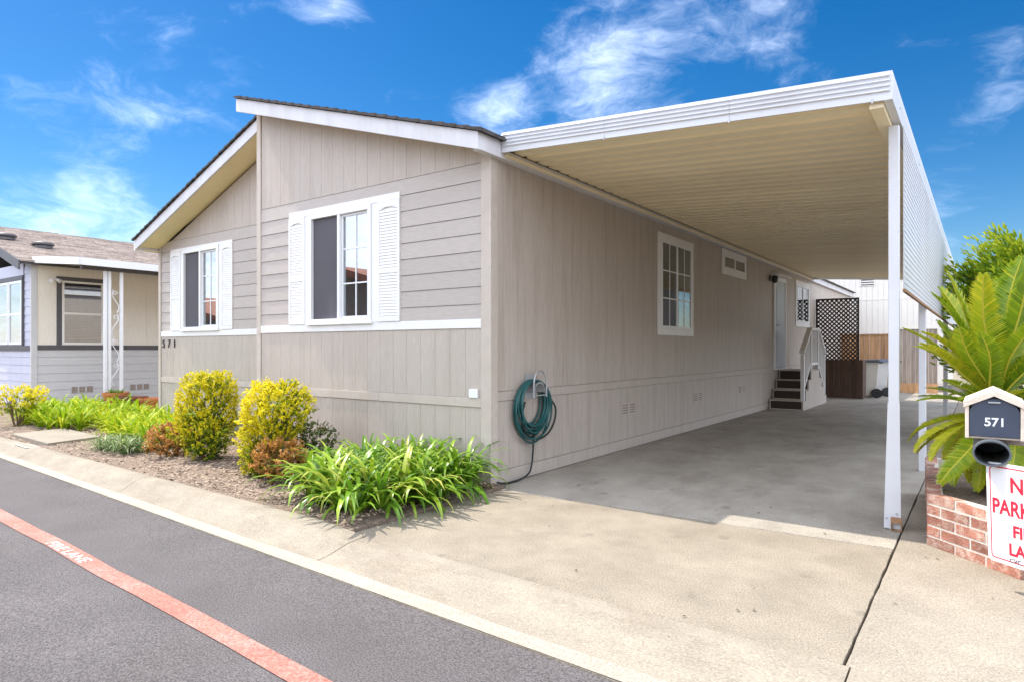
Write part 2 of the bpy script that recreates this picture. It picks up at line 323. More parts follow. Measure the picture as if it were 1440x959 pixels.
# driveway slabs
droot = structure('driveway', MB().box(.16, 9.6, -1.8, 22, -.28, -.03), 'darkgap')
def slab(x0, x1, ya0, ya1, yb0, yb1, m, dz=0, name='slab'):
    s = MB(); r_ = random.Random(int(x0*100+ya0*37)); n = 26
    def edge(p, q, k): return [(p[0]+(q[0]-p[0])*i/k + (r_.uniform(-.003, .003) if 0 < i < k else 0), p[1]+(q[1]-p[1])*i/k + (r_.uniform(-.005, .005) if 0 < i < k else 0)) for i in range(k)]
    lp = edge((x0, ya0), (x1, ya1), n) + edge((x1, ya1), (x1, yb1), n) + edge((x1, yb1), (x0, yb0), n) + edge((x0, yb0), (x0, ya0), n)
    s.prism([(x, y, -.12) for x, y in lp], [(x, y, dz) for x, y in lp])
    part(name, s, m, droot, bevel=.004)
g_ = .003
slab(.16, 3.408, yk(.16)+.009, yk(3.408)+.009, -.06, .034, 'concrete')
for y0, y1 in ((.045, 3.9), (3.9, 7.6), (7.6, 11.3), (11.3, 15), (15, 19.0)): slab(.02, 3.408, y0+g_-(.1 if y0 < .1 else 0), y0+g_, y1-g_, y1-g_, 'concrete3')
slab(3.42, 9.4, yk(3.42)+g_, yk(9.4)+g_, 2.25, 2.25, 'concrete2', .002)
for y0, y1 in ((2.25, 7), (7, 12), (12, 19)): slab(3.42, 9.4, y0+g_, y0+g_, y1-g_, y1-g_, 'concrete2', .002)
# mulch bed and paths
bed = MB(); nx, ny = 70, 16; bx0, bx1 = -20., .145
def bedz(x, y, top): return .035 + .018*math.sin(x*2.3+y*3) + .012*math.sin(x*6.1-y*5.3) + rnd.uniform(-.006, .006) - (.02 if top else 0)
gr = [[None]*(ny+1) for _ in range(nx+1)]
for i in range(nx+1):
    x = bx0 + (bx1-bx0)*(i/nx)
    for j in range(ny+1):
        y0 = yk(x)+.008; y1 = .60 if x < -3.95 else .05
        if x < -8.2: y1 = 2.6
        t = j/ny; y = y0+(y1-y0)*t; z = bedz(x, y, j == 0)
        if j == 0: z = .03
        if i == nx: z = .02
        gr[i][j] = (x, y, z)
for i in range(nx):
    for j in range(ny): bed.quad(gr[i][j], gr[i+1][j], gr[i+1][j+1], gr[i][j+1])
    bed.quad((gr[i][0][0], gr[i][0][1], -.2), (gr[i+1][0][0], gr[i+1][0][1], -.2), gr[i+1][0], gr[i][0])
for j in range(ny): bed.quad((bx1, gr[nx][j][1], -.2), (bx1, gr[nx][j+1][1], -.2), gr[nx][j+1], gr[nx][j])
structure('planting_bed', bed, 'soil', smooth=True)
ch = MB()
for _ in range(9000):
    x = -8.5*rnd.random()**1.25+.1; y = yk(x) + .02 + rnd.random()*(1.78 if x > -3.95 else 2.3)
    a = rnd.random()*6.3; l = rnd.uniform(.006, .022); w = rnd.uniform(.004, .010); z = .042+.018*math.sin(x*2.3+y*3)+.012*math.sin(x*6.1-y*5.3)+rnd.uniform(0, .008)
    if y < yk(x)+.1: z -= .012
    u = Vector((math.cos(a), math.sin(a), rnd.uniform(-.5, .5)))*l; v_ = Vector((-math.sin(a), math.cos(a), rnd.uniform(-.6, .6)))*w; p = Vector((x, y, z))
    ch.quad(p-u-v_, p+u-v_*.6, p+u*.8+v_, p-u+v_*.8)
o = part('mulch_chips', ch, 'chip'); o['kind'] = 'stuff'; tag(o, 'brown bark chips scattered over the planting bed', 'mulch')
path = structure('garden_path', MB().prism([(-7.9, -1.56, -.05), (-6.32, -1.62, -.05), (-6.5, -.9, -.05), (-8.05, -.82, -.05)], [(-7.9, -1.56, .075), (-6.32, -1.62, .075), (-6.5, -.9, .075), (-8.05, -.82, .075)]), 'concrete2', bevel=.006)
structure('neighbour_driveway', MB().box(-13.4, -8.0, 2.55, 20, -.2, .012), 'concrete2')

# ------------------------------------------------------------------ the grey-beige manufactured home
H = thing('manufactured_home', 'long taupe manufactured home numbered 571 with white window trim and shuttered front windows', 'house')
def front(u0, u1, n0, n1, z0, z1, y0): return (u0, u1, y0-n1, y0-n0, z0, z1)
def Pmap(plane, c):
    if plane == 'y': return lambda u0, u1, n0, n1, z0, z1: (u0, u1, c-n1, c-n0, z0, z1)
    return lambda u0, u1, n0, n1, z0, z1: (c+n0, c+n1, u0, u1, z0, z1)
zr = lambda x: 4.63 - .302*(x+3.96)                       # top of the right roof slope
zl = lambda x: 4.63 + .363*(x+3.96)                       # top of the left roof slope
# solid core behind the cladding
core = MB()
core.prism([(-3.94, .03, 0), (-.03, .03, 0), (-.03, .03, zr(-.03)-.16), (-3.94, .03, zr(-3.94)-.16)], [(-3.94, 21.45, 0), (-.03, 21.45, 0), (-.03, 21.45, zr(-.03)-.16), (-3.94, 21.45, zr(-3.94)-.16)])
core.prism([(-7.76, .58, 0), (-3.95, .58, 0), (-3.95, .58, zl(-3.95)-.22), (-7.76, .58, zl(-7.76)-.16)], [(-7.76, 21.45, 0), (-3.95, 21.45, 0), (-3.95, 21.45, zl(-3.95)-.22), (-7.76, 21.45, zl(-7.76)-.16)])
part('wall', core, 'paint', H)
def groove_sheet(x0, x1, z0, ztop, y0, pitch=.2, gap=.0028, th=.008):
    m = MB(); m.prism([(x0+.002, y0+th-.003, z0), (x1-.002, y0+th-.003, z0), (x1-.002, y0+th-.003, ztop(x1)-.001), (x0+.002, y0+th-.003, ztop(x0)-.001)], [(x0+.002, y0+.03, z0), (x1-.002, y0+.03, z0), (x1-.002, y0+.03, ztop(x1)-.001), (x0+.002, y0+.03, ztop(x0)-.001)])
    n = max(1, round((x1-x0)/pitch)); w = (x1-x0)/n
    for i in range(n):
        a = x0+i*w+(gap/2 if i else .0015); b = x0+(i+1)*w-(gap/2 if i < n-1 else .0015)
        m.prism([(a, y0, z0), (b, y0, z0), (b, y0, ztop(b)), (a, y0, ztop(a))], [(a+.0025, y0-0, z0), (b-.0025, y0, z0), (b-.0025, y0, ztop(b)), (a+.0025, y0, ztop(a))]) if False else m.box(a, b, y0, y0+th, z0, min(ztop(a), ztop(b))) if abs(ztop(a)-ztop(b)) < 1e-6 else m.prism([(a, y0, z0), (b, y0, z0), (b, y0, ztop(b)), (a, y0, ztop(a))], [(a, y0+th, z0), (b, y0+th, z0), (b, y0+th, ztop(b)), (a, y0+th, ztop(a))])
    part('wall_panel', m, 'paint', H)
def cst(z): return lambda x: z
def spans(a, b, w):
    n = max(1, round((b-a)/w)); return [(a+(b-a)*i/n, a+(b-a)*(i+1)/n) for i in range(n)]
for a, b in spans(-3.86, -.115, 1.22):
    groove_sheet(a, b, 3.19, lambda x: zr(x)-.15, 0); groove_sheet(a, b, .865, cst(1.548), 0); groove_sheet(a, b, 0, cst(.765), 0)
for a, b in spans(-7.72, -3.98, 1.22):
    groove_sheet(a, b, 3.19, lambda x: zl(x)-.2, .55); groove_sheet(a, b, .865, cst(1.548), .55); groove_sheet(a, b, 0, cst(.765), .55)
# lap siding boards
def lap(x0, x1, z0, z1, y0):
    t0, t1 = .020, .012
    m = MB(); m.prism([(x0, y0+.015, z0), (x0, y0+.015-t0, z0), (x0, y0+.015-t1, z1-.004), (x0, y0+.015, z1-.004)], [(x1, y0+.015, z0), (x1, y0+.015-t0, z0), (x1, y0+.015-t1, z1-.004), (x1, y0+.015, z1-.004)])
    part('siding_board', m, 'lap', H)
zs = [1.645, 1.79] + [1.79+.175*i for i in range(1, 9)]
for y0, xa, xb, wa, wb in ((0, -3.885, -.115, -3.24, -1.25), (.55, -7.72, -3.98, -7.38, -5.47)):
    for a, b in zip(zs[:-1], zs[1:]):
        if a > 3.0: lap(xa, xb, a, b, y0)
        else: lap(xa, wa-.003, a, b, y0); lap(wb+.003, xb, a, b, y0)
# side wall sheets
def side_sheet(y0, y1, z0, z1, pitch=.2, gap=.0028, th=.006):
    m = MB(); m.box(-.025, -th+.002, y0+.002, y1-.002, z0, z1); n = max(1, round((y1-y0)/pitch)); w = (y1-y0)/n
    for i in range(n): m.box(-th, 0, y0+i*w+(gap/2 if i else .0015), y0+(i+1)*w-(gap/2 if i < n-1 else .0015), z0+.0005, z1-.0005)
    part('side_wall_panel', m, 'paints', H)
for a, b in spans(.1, 21.4, 1.22): side_sheet(a, b, .925, 3.30); side_sheet(a, b, .135, .825)
t = MB()
for a, b in spans(.1, 21.4, 3.66): t.box(-.02, .007, a+.001, b-.001, .829, .921)
part('skirting_trim', t, 'paint', H)
part('base_board', MB().box(-.02, .006, .1, 21.4, 0, .131), 'paint', H)
# trims
def trim(name, m, *b, bevel=.003): return part(name, MB().box(*b), m, H, bevel)
trim('corner_board', 'trimt', -.112, .014, -.016, .02, 0, 3.34); trim('corner_board', 'trimt', -.018, .0135, .021, .098, 0, 3.30)
trim('centre_board', 'trimt', -3.955, -3.865, -.014, .02, 0, 4.47); trim('corner_board', 'trimt', -3.95, -3.935, .021, .545, 0, 4.45)
trim('corner_board', 'trimt', -7.80, -7.725, .53, .57, 0, 3.10)
trim('window_band', 'white', -3.863, -.114, -.012, .02, 1.55, 1.643); trim('window_band', 'white', -7.722, -3.98, .538, .57, 1.55, 1.643)
for a, b in ((-3.863, -1.585), (-1.581, -.114)): trim('skirting_board', 'trimt', a, b, -.012, .02, .768, .862)
for a, b in ((-7.722, -5.9), (-5.896, -3.98)): trim('skirting_board', 'trimt', a, b, .538, .57, .768, .862)
part('side_wall_left', MB().box(-7.78, -7.74, .571, 21.4, 0, 3.25), 'paint', H)
# roof slopes, fascias, soffits
def roof_slope(name, pts_x, zf, y0, y1, m, th0, th1):
    (xa, xb) = pts_x
    part(name, MB().prism([(xa, y0, zf(xa)-th1), (xb, y0, zf(xb)-th1), (xb, y0, zf(xb)-th0), (xa, y0, zf(xa)-th0)], [(xa, y1, zf(xa)-th1), (xb, y1, zf(xb)-th1), (xb, y1, zf(xb)-th0), (xa, y1, zf(xa)-th0)]), m, H)
roof_slope('roof_deck', (-3.95, -.03), zr, -.27, 21.7, 'soffit', .03, .13); roof_slope('roof_deck', (-7.80, -3.955), zl, .18, 21.7, 'soffit', .03, .13)
def courses(x_eave, x_ridge, zf, y0, y1, n):
    m = MB(); r_ = random.Random(3)
    for i in range(n):
        a = x_eave + (x_ridge-x_eave)*i/n; b = x_eave + (x_ridge-x_eave)*min(n, i+1.4)/n
        yy = y0
        while yy < y1:
            y2 = min(y1, yy+r_.uniform(.7, 1.1)); dz = r_.uniform(.0, .006); o_ = r_.uniform(-.006, .006) if yy == y0 else 0
            lp = lambda y: [(a, y, zf(a)-.028), (b, y, zf(b)-.028), (b, y, zf(b)-.014), (a, y, zf(a)+.004+dz)]
            m.prism(lp(yy+o_), lp(y2)); yy = y2
    return m
for args in ((.14, -3.98, zr, -.335, 21.75, 26), (-7.87, -3.93, zl, .115, 21.75, 26)):
    o = part('roof_shingles', courses(*args), 'shingle', H); o['kind'] = 'stuff'
def rake(xa, xb, zf, y0, w, d=.03):
    lp = lambda y: [(xa, y, zf(xa)-w), (xb, y, zf(xb)-w), (xb, y, zf(xb)-.032), (xa, y, zf(xa)-.032)]
    part('rake_board', MB().prism(lp(y0), lp(y0+d)), 'rakew', H, .003)
rake(-3.97, .08, zr, -.3, .20); rake(-7.82, -3.965, zl, .15, .20)
def eave(ya_, yb_, ztop):
    lp = lambda y: [(.0, y, 3.215), (.08, y, 3.215), (.08, y, min(ztop, zr(.08)-.032)), (.0, y, min(ztop, zr(0)-.032))]
    part('eave_fascia', MB().prism(lp(ya_), lp(yb_)), 'rakew', H, .003)
eave(-.269, .082, 9); eave(.084, 4.9, 3.302); eave(4.903, 9.8, 3.302); eave(9.803, 14.55, 3.302); eave(14.553, 21.7, 9)
part('eave_fascia', MB().box(-7.85, -7.82, .15, 21.7, 3.02, 3.21), 'white', H)
roof_slope('soffit', (-3.95, -.001), zr, -.265, .0, 'soffit', .132, .146); roof_slope('soffit', (-7.80, -3.97), zl, .185, .565, 'soffit', .135, .15)
part('eave_soffit', MB().box(-7.82, -7.782, .285, 21.7, 3.03, 3.04), 'soffit', H)
# windows
def slider(plane, c, u0, u1, z0, z1, fw=.05, dark_left=True, grid=(2, 3), blind=None, parent=H, mname='vinyl', depth=.07, screen=True, proud=.02):
    P = Pmap(plane, c); f = MB()
    for b in ((u0, u1, -depth, proud, z0, z0+fw), (u0, u1, -depth, proud, z1-fw, z1), (u0, u0+fw, -depth, proud, z0+fw, z1-fw), (u1-fw, u1, -depth, proud, z0+fw, z1-fw)): f.box(*P(*b))
    um = (u0+u1)/2; f.box(*P(um-.022, um+.022, -depth, proud-.004, z0+fw, z1-fw))
    w = part('window', f, mname, parent, .003)
    a, b, d0, d1 = u0+fw+.002, um-.024, z0+fw+.002, z1-fw-.002; a2, b2 = um+.024, u1-fw-.002
    if screen: part('insect_screen', MB().box(*P(a, b, -.012, -.009, d0, d1)), 'screen', w)
    else: part('pane', MB().box(*P(a, b, -.03, -.026, d0, d1)), 'glass', w)
    sh = MB()
    for bb in ((a2, b2, -.035, -.01, d0, d0+.025), (a2, b2, -.035, -.01, d1-.025, d1), (a2, a2+.02, -.035, -.01, d0+.025, d1-.025), (b2-.02, b2, -.035, -.01, d0+.025, d1-.025)): sh.box(*P(*bb))
    part('sash', sh, mname, w)
    part('pane', MB().box(*P(a2+.02, b2-.02, -.026, -.022, d0+.025, d1-.025)), 'glass', w)
    def muntins(a_, b_, n0, n1):
        nx_, nz_ = grid
        for i in range(1, nx_): x = a_+(b_-a_)*i/nx_; part('muntin', MB().box(*P(x-.008, x+.008, n0, n1, d0+.026, d1-.026)), mname, w)
        for k in range(1, nz_): z = d0+(d1-d0)*k/nz_; part('muntin', MB().box(*P(a_, b_, n0+.001, n1+.001, z-.008, z+.008)), mname, w)
    if grid:
        muntins(a2+.021, b2-.021, -.021, -.015)
        if not screen: muntins(a+.001, b-.001, -.0255, -.019)
    part('dark_room_backing', MB().box(*P(u0+fw, u1-fw, -depth-.03, -depth+.0, z0+fw, z1-fw)), 'room', w)
    if blind:
        bl = MB(); zb = blind; k = 0; z = z1-fw-.03
        if blind[0] == 'v':
            uu = blind[1]
            while uu < blind[2]: bl.box(*P(uu, uu+.085, -.062, -.06+.004*(k % 2), d0+.02, d1)); uu += .094; k += 1
        else:
            while z > blind[1]: bl.box(*P(a2 if blind[0] == 'h' else a, b2, -.060, -.046, z-.001, z+.0015)); bl.box(*P(a2 if blind[0] == 'h' else a, b2, -.0605, -.0595, z-.017, z+.003)); z -= .022
        part('blind', bl, 'blind', w)
    return w
# core holes are unnecessary: the frames stand proud of the cladding on a boxed-out surround
def front_unit(y0, xs_, z_t, z_b):
    x0, s0, w0, w1, s1, x1 = xs_
    t_ = -.03                                              # face of the flat white surround
    part('window_surround', MB().box(x0, x1, y0-.016, y0+.02, 2.985, z_t), 'white', H, .003)
    for a, b in ((x0, s0), (s1, x1)):                      # louvred shutters
        f = MB(); st = .035; zb, zt = 1.645, 2.983
        for q in ((a, a+st, zb, zt), (b-st, b, zb, zt), (a+st, b-st, zb, zb+.06), (a+st, b-st, zt-.07, zt), (a+st, b-st, 2.18, 2.24)): f.box(q[0], q[1], y0-.022, y0+.012, q[2], q[3])
        f.box(a+st, b-st, y0-.004, y0+.012, zb+.06, zt-.07)
        i = 7; wv = b-a-2*st                               # arched head of the upper panel
        for k in range(i):
            u0_ = a+st+wv*k/i; u1_ = a+st+wv*(k+1)/i; uc = ((k+.5)/i*2-1); h_ = .03*(uc*uc)
            if h_ > .004: f.box(u0_, u1_, y0-.0215, y0, zt-.07-h_, zt-.07)
        s_ = part('shutter', f, 'white', H, .002)
        lv = MB()
        for za, zb_ in ((zb+.065, 2.175), (2.245, zt-.085)):
            z = za
            while z < zb_-.02: lv.prism([(a+st, y0-.011, z+.033), (a+st, y0-.019, z), (a+st, y0-.016, z-.001), (a+st, y0-.006, z+.032)], [(b-st, y0-.011, z+.033), (b-st, y0-.019, z), (b-st, y0-.016, z-.001), (b-st, y0-.006, z+.032)]); z += .034
        part('louvres', lv, 'white', s_)
    for a, b in ((s0+.002, w0-.002), (w1+.002, s1-.002)): part('window_surround', MB().box(a, b, y0-.012, y0+.02, 1.645, 2.983), 'white', H)
    # window set forward so the real glass sits in front of the house core
    w = slider('y', y0-.0, w0, w1, 1.645, 2.983, .055, depth=.028, proud=.03, blind=('h', 2.25))
    part('window_sill', MB().box(w0-.03, w1+.03, y0-.045, y0-.0305, 1.63, 1.655), 'white', w)
front_unit(0, (-3.24, -2.915, -2.83, -1.70, -1.60, -1.25), 3.06, 1.645)
front_unit(.55, (-7.38, -7.05, -6.98, -5.86, -5.79, -5.47), 3.03, 1.645)
def side_unit(u0, u1, z0, z1, tw, grid, blind, screen):
    t_ = MB(); P = Pmap('x', 0)
    for b in ((u0, u1, 0, .022, z1-tw, z1), (u0, u1, 0, .022, z0, z0+tw), (u0, u0+tw, 0, .0218, z0+tw, z1-tw), (u1-tw, u1, 0, .0218, z0+tw, z1-tw)): t_.box(*P(*b))
    part('window_surround', t_, 'white', H, .003)
    slider('x', 0, u0+tw, u1-tw, z0+tw, z1-tw, .045, grid=grid, blind=blind, screen=screen, depth=.0, proud=.03) if False else slider_side(u0+tw, u1-tw, z0+tw, z1-tw, grid, blind)
def slider_side(u0, u1, z0, z1, grid, blind):
    P = Pmap('x', 0); fw = .04; f = MB()
    for b in ((u0, u1, .001, .032, z0, z0+fw), (u0, u1, .001, .032, z1-fw, z1), (u0, u0+fw, .001, .0318, z0+fw, z1-fw), (u1-fw, u1, .001, .0318, z0+fw, z1-fw)): f.box(*P(*b))
    um = (u0+u1)/2; f.box(*P(um-.025, um+.025, .001, .03, z0+fw, z1-fw)); w = part('window', f, 'vinyl', H, .003)
    part('dark_room_backing', MB().box(*P(u0+fw, u1-fw, .001, .003, z0+fw, z1-fw)), 'room', w)
    for a, b in ((u0+fw, um-.025), (um+.025, u1-fw)):
        part('pane', MB().box(*P(a, b, .015, .018, z0+fw, z1-fw)), 'glassd', w)
        nx_, nz_ = grid
        for i in range(1, nx_): x = a+(b-a)*i/nx_; part('muntin', MB().box(*P(x-.009, x+.009, .019, .024, z0+fw, z1-fw)), 'vinyl', w)
        for k in range(1, nz_): z = z0+fw+(z1-z0-2*fw)*k/nz_; part('muntin', MB().box(*P(a, b, .0195, .0245, z-.009, z+.009)), 'vinyl', w)
    if blind:
        bl = MB(); a, b = (um+.03, u1-fw-.01); n = 7
        for i in range(n): x = a+(b-a)*i/n; bl.box(*P(x, x+(b-a)/n*.82, .005+.002*(i % 2), .007+.002*(i % 2), z0+fw, z1-fw))
        part('blind', bl, 'trimt', w)
side_unit(4.02, 5.46, 1.55, 3.08, .10, (2, 3), True, False)
side_unit(6.92, 8.44, 2.73, 3.20, .10, (1, 1), False, False)
side_unit(12.75, 14.40, 1.92, 3.12, .12, (1, 1), False, False)
# door with storm frame, threshold and handle
d = MB()
for b in ((10.55, 10.63, .88, 3.02), (11.58, 11.66, .88, 3.02), (10.63, 11.58, 2.92, 3.02)): d.box(0, .045, b[0], b[1], b[2], b[3])
part('door_frame', d, 'white', H, .003)
do = part('door', MB().box(.001, .03, 10.632, 11.578, .90, 2.918), 'wgrey', H, .003)
pn = MB()
for z0, z1 in ((1.05, 1.75), (1.9, 2.75)): pn.box(.0305, .037, 10.78, 11.43, z0, z1)
part('door_panel', pn, 'wgrey', do, .006)
part('door_handle', MB().tube([(.03, 10.72, 1.88), (.08, 10.72, 1.88), (.085, 10.80, 1.88)], .012), 'bracket', do)
part('threshold', MB().box(.001, .07, 10.56, 11.65, .865, .889), 'white', H)
part('door_awning', MB().prism([(.001, 10.5, 3.03), (.16, 10.5, 3.03), (.16, 10.5, 3.06), (.001, 10.5, 3.10)], [(.001, 11.7, 3.03), (.16, 11.7, 3.03), (.16, 11.7, 3.06), (.001, 11.7, 3.10)]), 'white', H)
lp_ = part('wall_lamp', MB().box(0.001, .03, 10.24, 10.36, 2.86, 3.0), 'lampdark', H)
part('lamp_shade', MB().lathe([(.02, .06), (.07, .04), (.075, 0), (.06, -.09), (.02, -.11)], (.11, 10.3, 2.93), 12), 'lampdark', lp_, smooth=True)
def vent(y):
    v = part('skirting_vent', MB().box(.0005, .010, y-.2, y+.2, .46, .62), 'trimt', H)
    s_ = MB()
    for i in range(4): s_.box(.0085, .0125, y-.185, y-.03, .478+.034*i, .496+.034*i); s_.box(.0085, .0125, y+.03, y+.185, .478+.034*i, .496+.034*i)
    part('vent_slat', s_, 'greyboard', v)
for y in (3.05, 5.7, 8.2): vent(y)
part('utility_cover', MB().box(-.26, -.15, -.028, -.0005, .86, .95), 'vinyl', H, .006)
for i, c_ in enumerate('571'):
    text('house_number', c_, .20, 'numeral', frameM((-7.63+.19*i, .536, 1.425), (1, 0, 0), (0, 0, 1)), H, .006, sx=.8)

# ------------------------------------------------------------------ carport
C = thing('carport', 'long flat carport with cream ribbed underside and white ribbed front fascia beside the taupe home', 'carport', (3.37, .6, 0))
zc = lambda x: 3.315 - .0675*x                             # underside of the pans
pitch = .212; prof_ = [(.0, 0), (.116, 0), (.132, .047), (.180, .047), (.196, 0), (.2025, 0), (.203, .046), (.2085, .046), (.209, 0), (.212, 0)]
pm = MB(); x0, x1 = .085, 3.345
pts = prof_; lo0 = [(x0, y, zc(x0)+z) for y, z in pts]; lo1 = [(x1, y, zc(x1)+z) for y, z in pts]
for k in range(len(pts)-1):
    pm.quad(lo0[k], lo0[k+1], lo1[k+1], lo1[k]); pm.quad(*[(a, b, c_+.0015) for a, b, c_ in (lo0[k], lo1[k], lo1[k+1], lo0[k+1])])

offC = wroot(C); pan = pm.mesh('roof_pan', 'cream', (0, 0, 0))
npan = 68
for i in range(npan): link('roof_pan', pan, C, (-offC.x, .09 + i*pitch - offC.y, -offC.z))
cover = MB().prism([(.085, .09, zc(.085)+.052), (3.345, .09, zc(3.345)+.052), (3.345, .09, zc(3.345)+.058), (.085, .09, zc(.085)+.058)], [(.085, 14.5, zc(.085)+.052), (3.345, 14.5, zc(3.345)+.052), (3.345, 14.5, zc(3.345)+.058), (.085, 14.5, zc(.085)+.058)])
part('roof_top', cover, 'alum', C)
# ribbed front fascia: profile extruded along x, sloping with the roof
def fascia_profile():
    p = [(0, -.045), (-.02, -.045), (-.02, -.012)]
    for i in range(4): z = -.010+.034*i; p += [(-.018, z+.004), (-.018, z+.018), (-.034, z+.024), (-.034, z+.030)]
    p += [(-.02, .138), (-.02, .150), (0, .150)]; return p
fp = fascia_profile()
def fasc(ya_, xa, xb, sgn):
    return MB().prism([(xa, ya_+sgn*dy, zc(xa)+z) for dy, z in fp], [(xb, ya_+sgn*dy, zc(xb)+z) for dy, z in fp])
for a, b in ((.086, 1.21), (1.2125, 2.30), (2.3025, 3.385)): part('front_fascia', fasc(.085, a, b, 1), 'alum', C)
for x in (1.21, 2.30, 3.28): part('fascia_clip', MB().box(x-.006, x+.006, .058, .064, zc(x)-.058, zc(x)-.03), 'bracket', C)
for i in range(8): y = .5+1.8*i; part('gutter_screw', MB().tube([(3.404, y, zc(3.385)+.02), (3.4105, y, zc(3.385)+.02)], .008, 6), 'bracket', C)
part('rear_fascia', fasc(14.52, .086, 3.385, -1), 'alum', C)
ze = zc(3.385)
part('gutter', MB().prism([(3.346, .066, ze-.045), (3.40, .066, ze-.045), (3.41, .066, ze+.06), (3.40, .066, ze+.15), (3.346, .066, ze+.15)], [(3.346, 14.54, ze-.045), (3.40, 14.54, ze-.045), (3.41, 14.54, ze+.06), (3.40, 14.54, ze+.15), (3.346, 14.54, ze+.15)]), 'alum', C)
part('header_beam', MB().box(3.255, 3.343, .11, 14.48, ze-.075, zc(3.26)-.002), 'cream', C, .004)
part('ledger_strip', MB().box(.0805, .10, .12, 14.5, 3.235, 3.262), 'cream', C)
def cpost(y, first):
    w = MB(); xa, xb = 3.315, 3.40; zt = ze-.078
    w.box(3.325, 3.395, y-.035, y+.035, .0, zt)
    p = part('post', w, 'alum', C, .006)
    if not first: return
    fl = MB()
    fl.prism([(3.322, y-.041, .95), (3.398, y-.041, .95), (3.408, y-.041, .012), (3.296, y-.041, .012)], [(3.322, y-.036, .95), (3.398, y-.036, .95), (3.408, y-.036, .012), (3.296, y-.036, .012)])
    part('post_flare', fl, 'alum', p)
    if first:
        part('base_bracket', MB().box(3.345, 3.415, y-.075, y-.0415, .06, .10).box(3.345, 3.351, y-.075, y-.0415, .004, .06).box(3.409, 3.415, y-.075, y-.0415, .004, .06).box(3.351, 3.409, y-.075, y-.0415, .004, .010), 'rust', p)
        for x in (3.315, 3.38): part('bolt', MB().tube([(x, y-.047, .085 if x < 3.35 else .125), (x, y-.0412, .085 if x < 3.35 else .125)], .008, 8), 'bracket', p)
for i, y in enumerate((.60, 3.45, 9.15)): cpost(y, i == 0)
# hung side panels of fine horizontal laps
for i, (a, b) in enumerate(((.69, 3.4), (3.404, 6.25), (6.254, 9.1), (9.104, 11.95), (11.954, 13.4))):
    m = MB(); z = 1.80; st = .044
    while z < ze-.05-.01:
        z1 = min(z+st, ze-.047); m.prism([(3.41, a, z), (3.420, a, z), (3.416, a, z1), (3.41, a, z1)], [(3.41, b, z), (3.420, b, z), (3.416, b, z1), (3.41, b, z1)]); z = z1
    part('side_panel', m, 'alum', C)
part('panel_edge_strip', MB().box(3.407, 3.428, .69, 13.4, 1.775, 1.797), 'rust', C)

# ------------------------------------------------------------------ porch steps
T = thing('porch_steps', 'porch steps with white railing and dark carpet treads under the side door', 'steps', (.36, 11.4, 0))
ys = [10.15, 10.43, 10.71, 10.99, 11.9, 12.2, 12.5, 12.78]; zt = [.215, .43, .645, .86]
xa, xb = .03, .70
for i in range(3):
    part('step', MB().box(xa, xb, ys[i]+.012, ys[3]-.0, zt[i]-.19 if i else 0, zt[i]-.028), 'steprug', T)
    nz = MB().box(xa, xb, ys[i], ys[i+1]+.01, zt[i]-.026, zt[i]); part('tread', nz, 'trimt', T, .002)
    ed = MB().box(xa-.0, xa+.025, ys[i]+.002, ys[i]+.011, (zt[i-1] if i else 0), zt[i]-.027).box(xa+.026, xb, ys[i]+.003, ys[i]+.011, (zt[i-1] if i else 0)+.0, (zt[i-1] if i else 0)+.02)
    part('riser_edge', ed, 'trimt', T)
part('step', MB().box(xa, xb, ys[3]+.012, ys[4]-.012, 0, zt[3]-.028), 'steprug', T); part('tread', MB().box(xa, xb, ys[3], ys[4], zt[3]-.026, zt[3]), 'trimt', T, .002)
part('riser_edge', MB().box(xa, xa+.025, ys[3]+.002, ys[3]+.011, zt[2], zt[3]-.027), 'trimt', T)
for i in range(3):
    part('step', MB().box(xa, xb, ys[4]-.011, ys[5+i]-.012, 0 if i == 2 else zt[1-i]-.02, zt[2-i]-.028), 'steprug', T); part('tread', MB().box(xa, xb, ys[4+i]-.01, ys[5+i], zt[2-i]-.026, zt[2-i]), 'trimt', T, .002)
poly = [(10.155, 0), (10.155, .20), (10.44, .20), (10.44, .42), (10.72, .42), (10.72, .64), (11.0, .64), (11.0, .845), (11.89, .845), (11.89, .64), (12.19, .64), (12.19, .42), (12.49, .42), (12.49, .2), (12.77, .2), (12.77, 0)]
part('stringer', MB().prism([(.703, y, z) for y, z in poly], [(.735, y, z) for y, z in poly]), 'paint', T)
rx0, rx1 = .66, .745
for y, z0, z1 in ((10.27, .2155, 1.26), (11.05, .8605, 1.80), (11.82, .8605, 1.80), (12.58, .2155, 1.24)): part('rail_post', MB().box(rx0+.005, rx1-.005, y-.04, y+.04, z0, z1-.04), 'white', T, .004)
def railbar(y0, z0, y1, z1, h, name='handrail', w=0):
    part(name, MB().prism([(rx0-w, y0, z0), (rx1+w, y0, z0), (rx1+w, y0, z0+h), (rx0-w, y0, z0+h)], [(rx0-w, y1, z1), (rx1+w, y1, z1), (rx1+w, y1, z1+h), (rx0-w, y1, z1+h)]), 'white', T, .004)
railbar(10.2, 1.23, 11.0, 1.76, .06, w=.012); railbar(11.0, 1.765, 11.87, 1.765, .06, w=.012); railbar(11.87, 1.76, 12.64, 1.21, .06, w=.012)
railbar(10.31, .40, 11.01, .97, .06, 'bottom_rail', -.02); railbar(11.09, .97, 11.78, .97, .06, 'bottom_rail', -.02); railbar(11.86, .97, 12.54, .40, .06, 'bottom_rail', -.02)
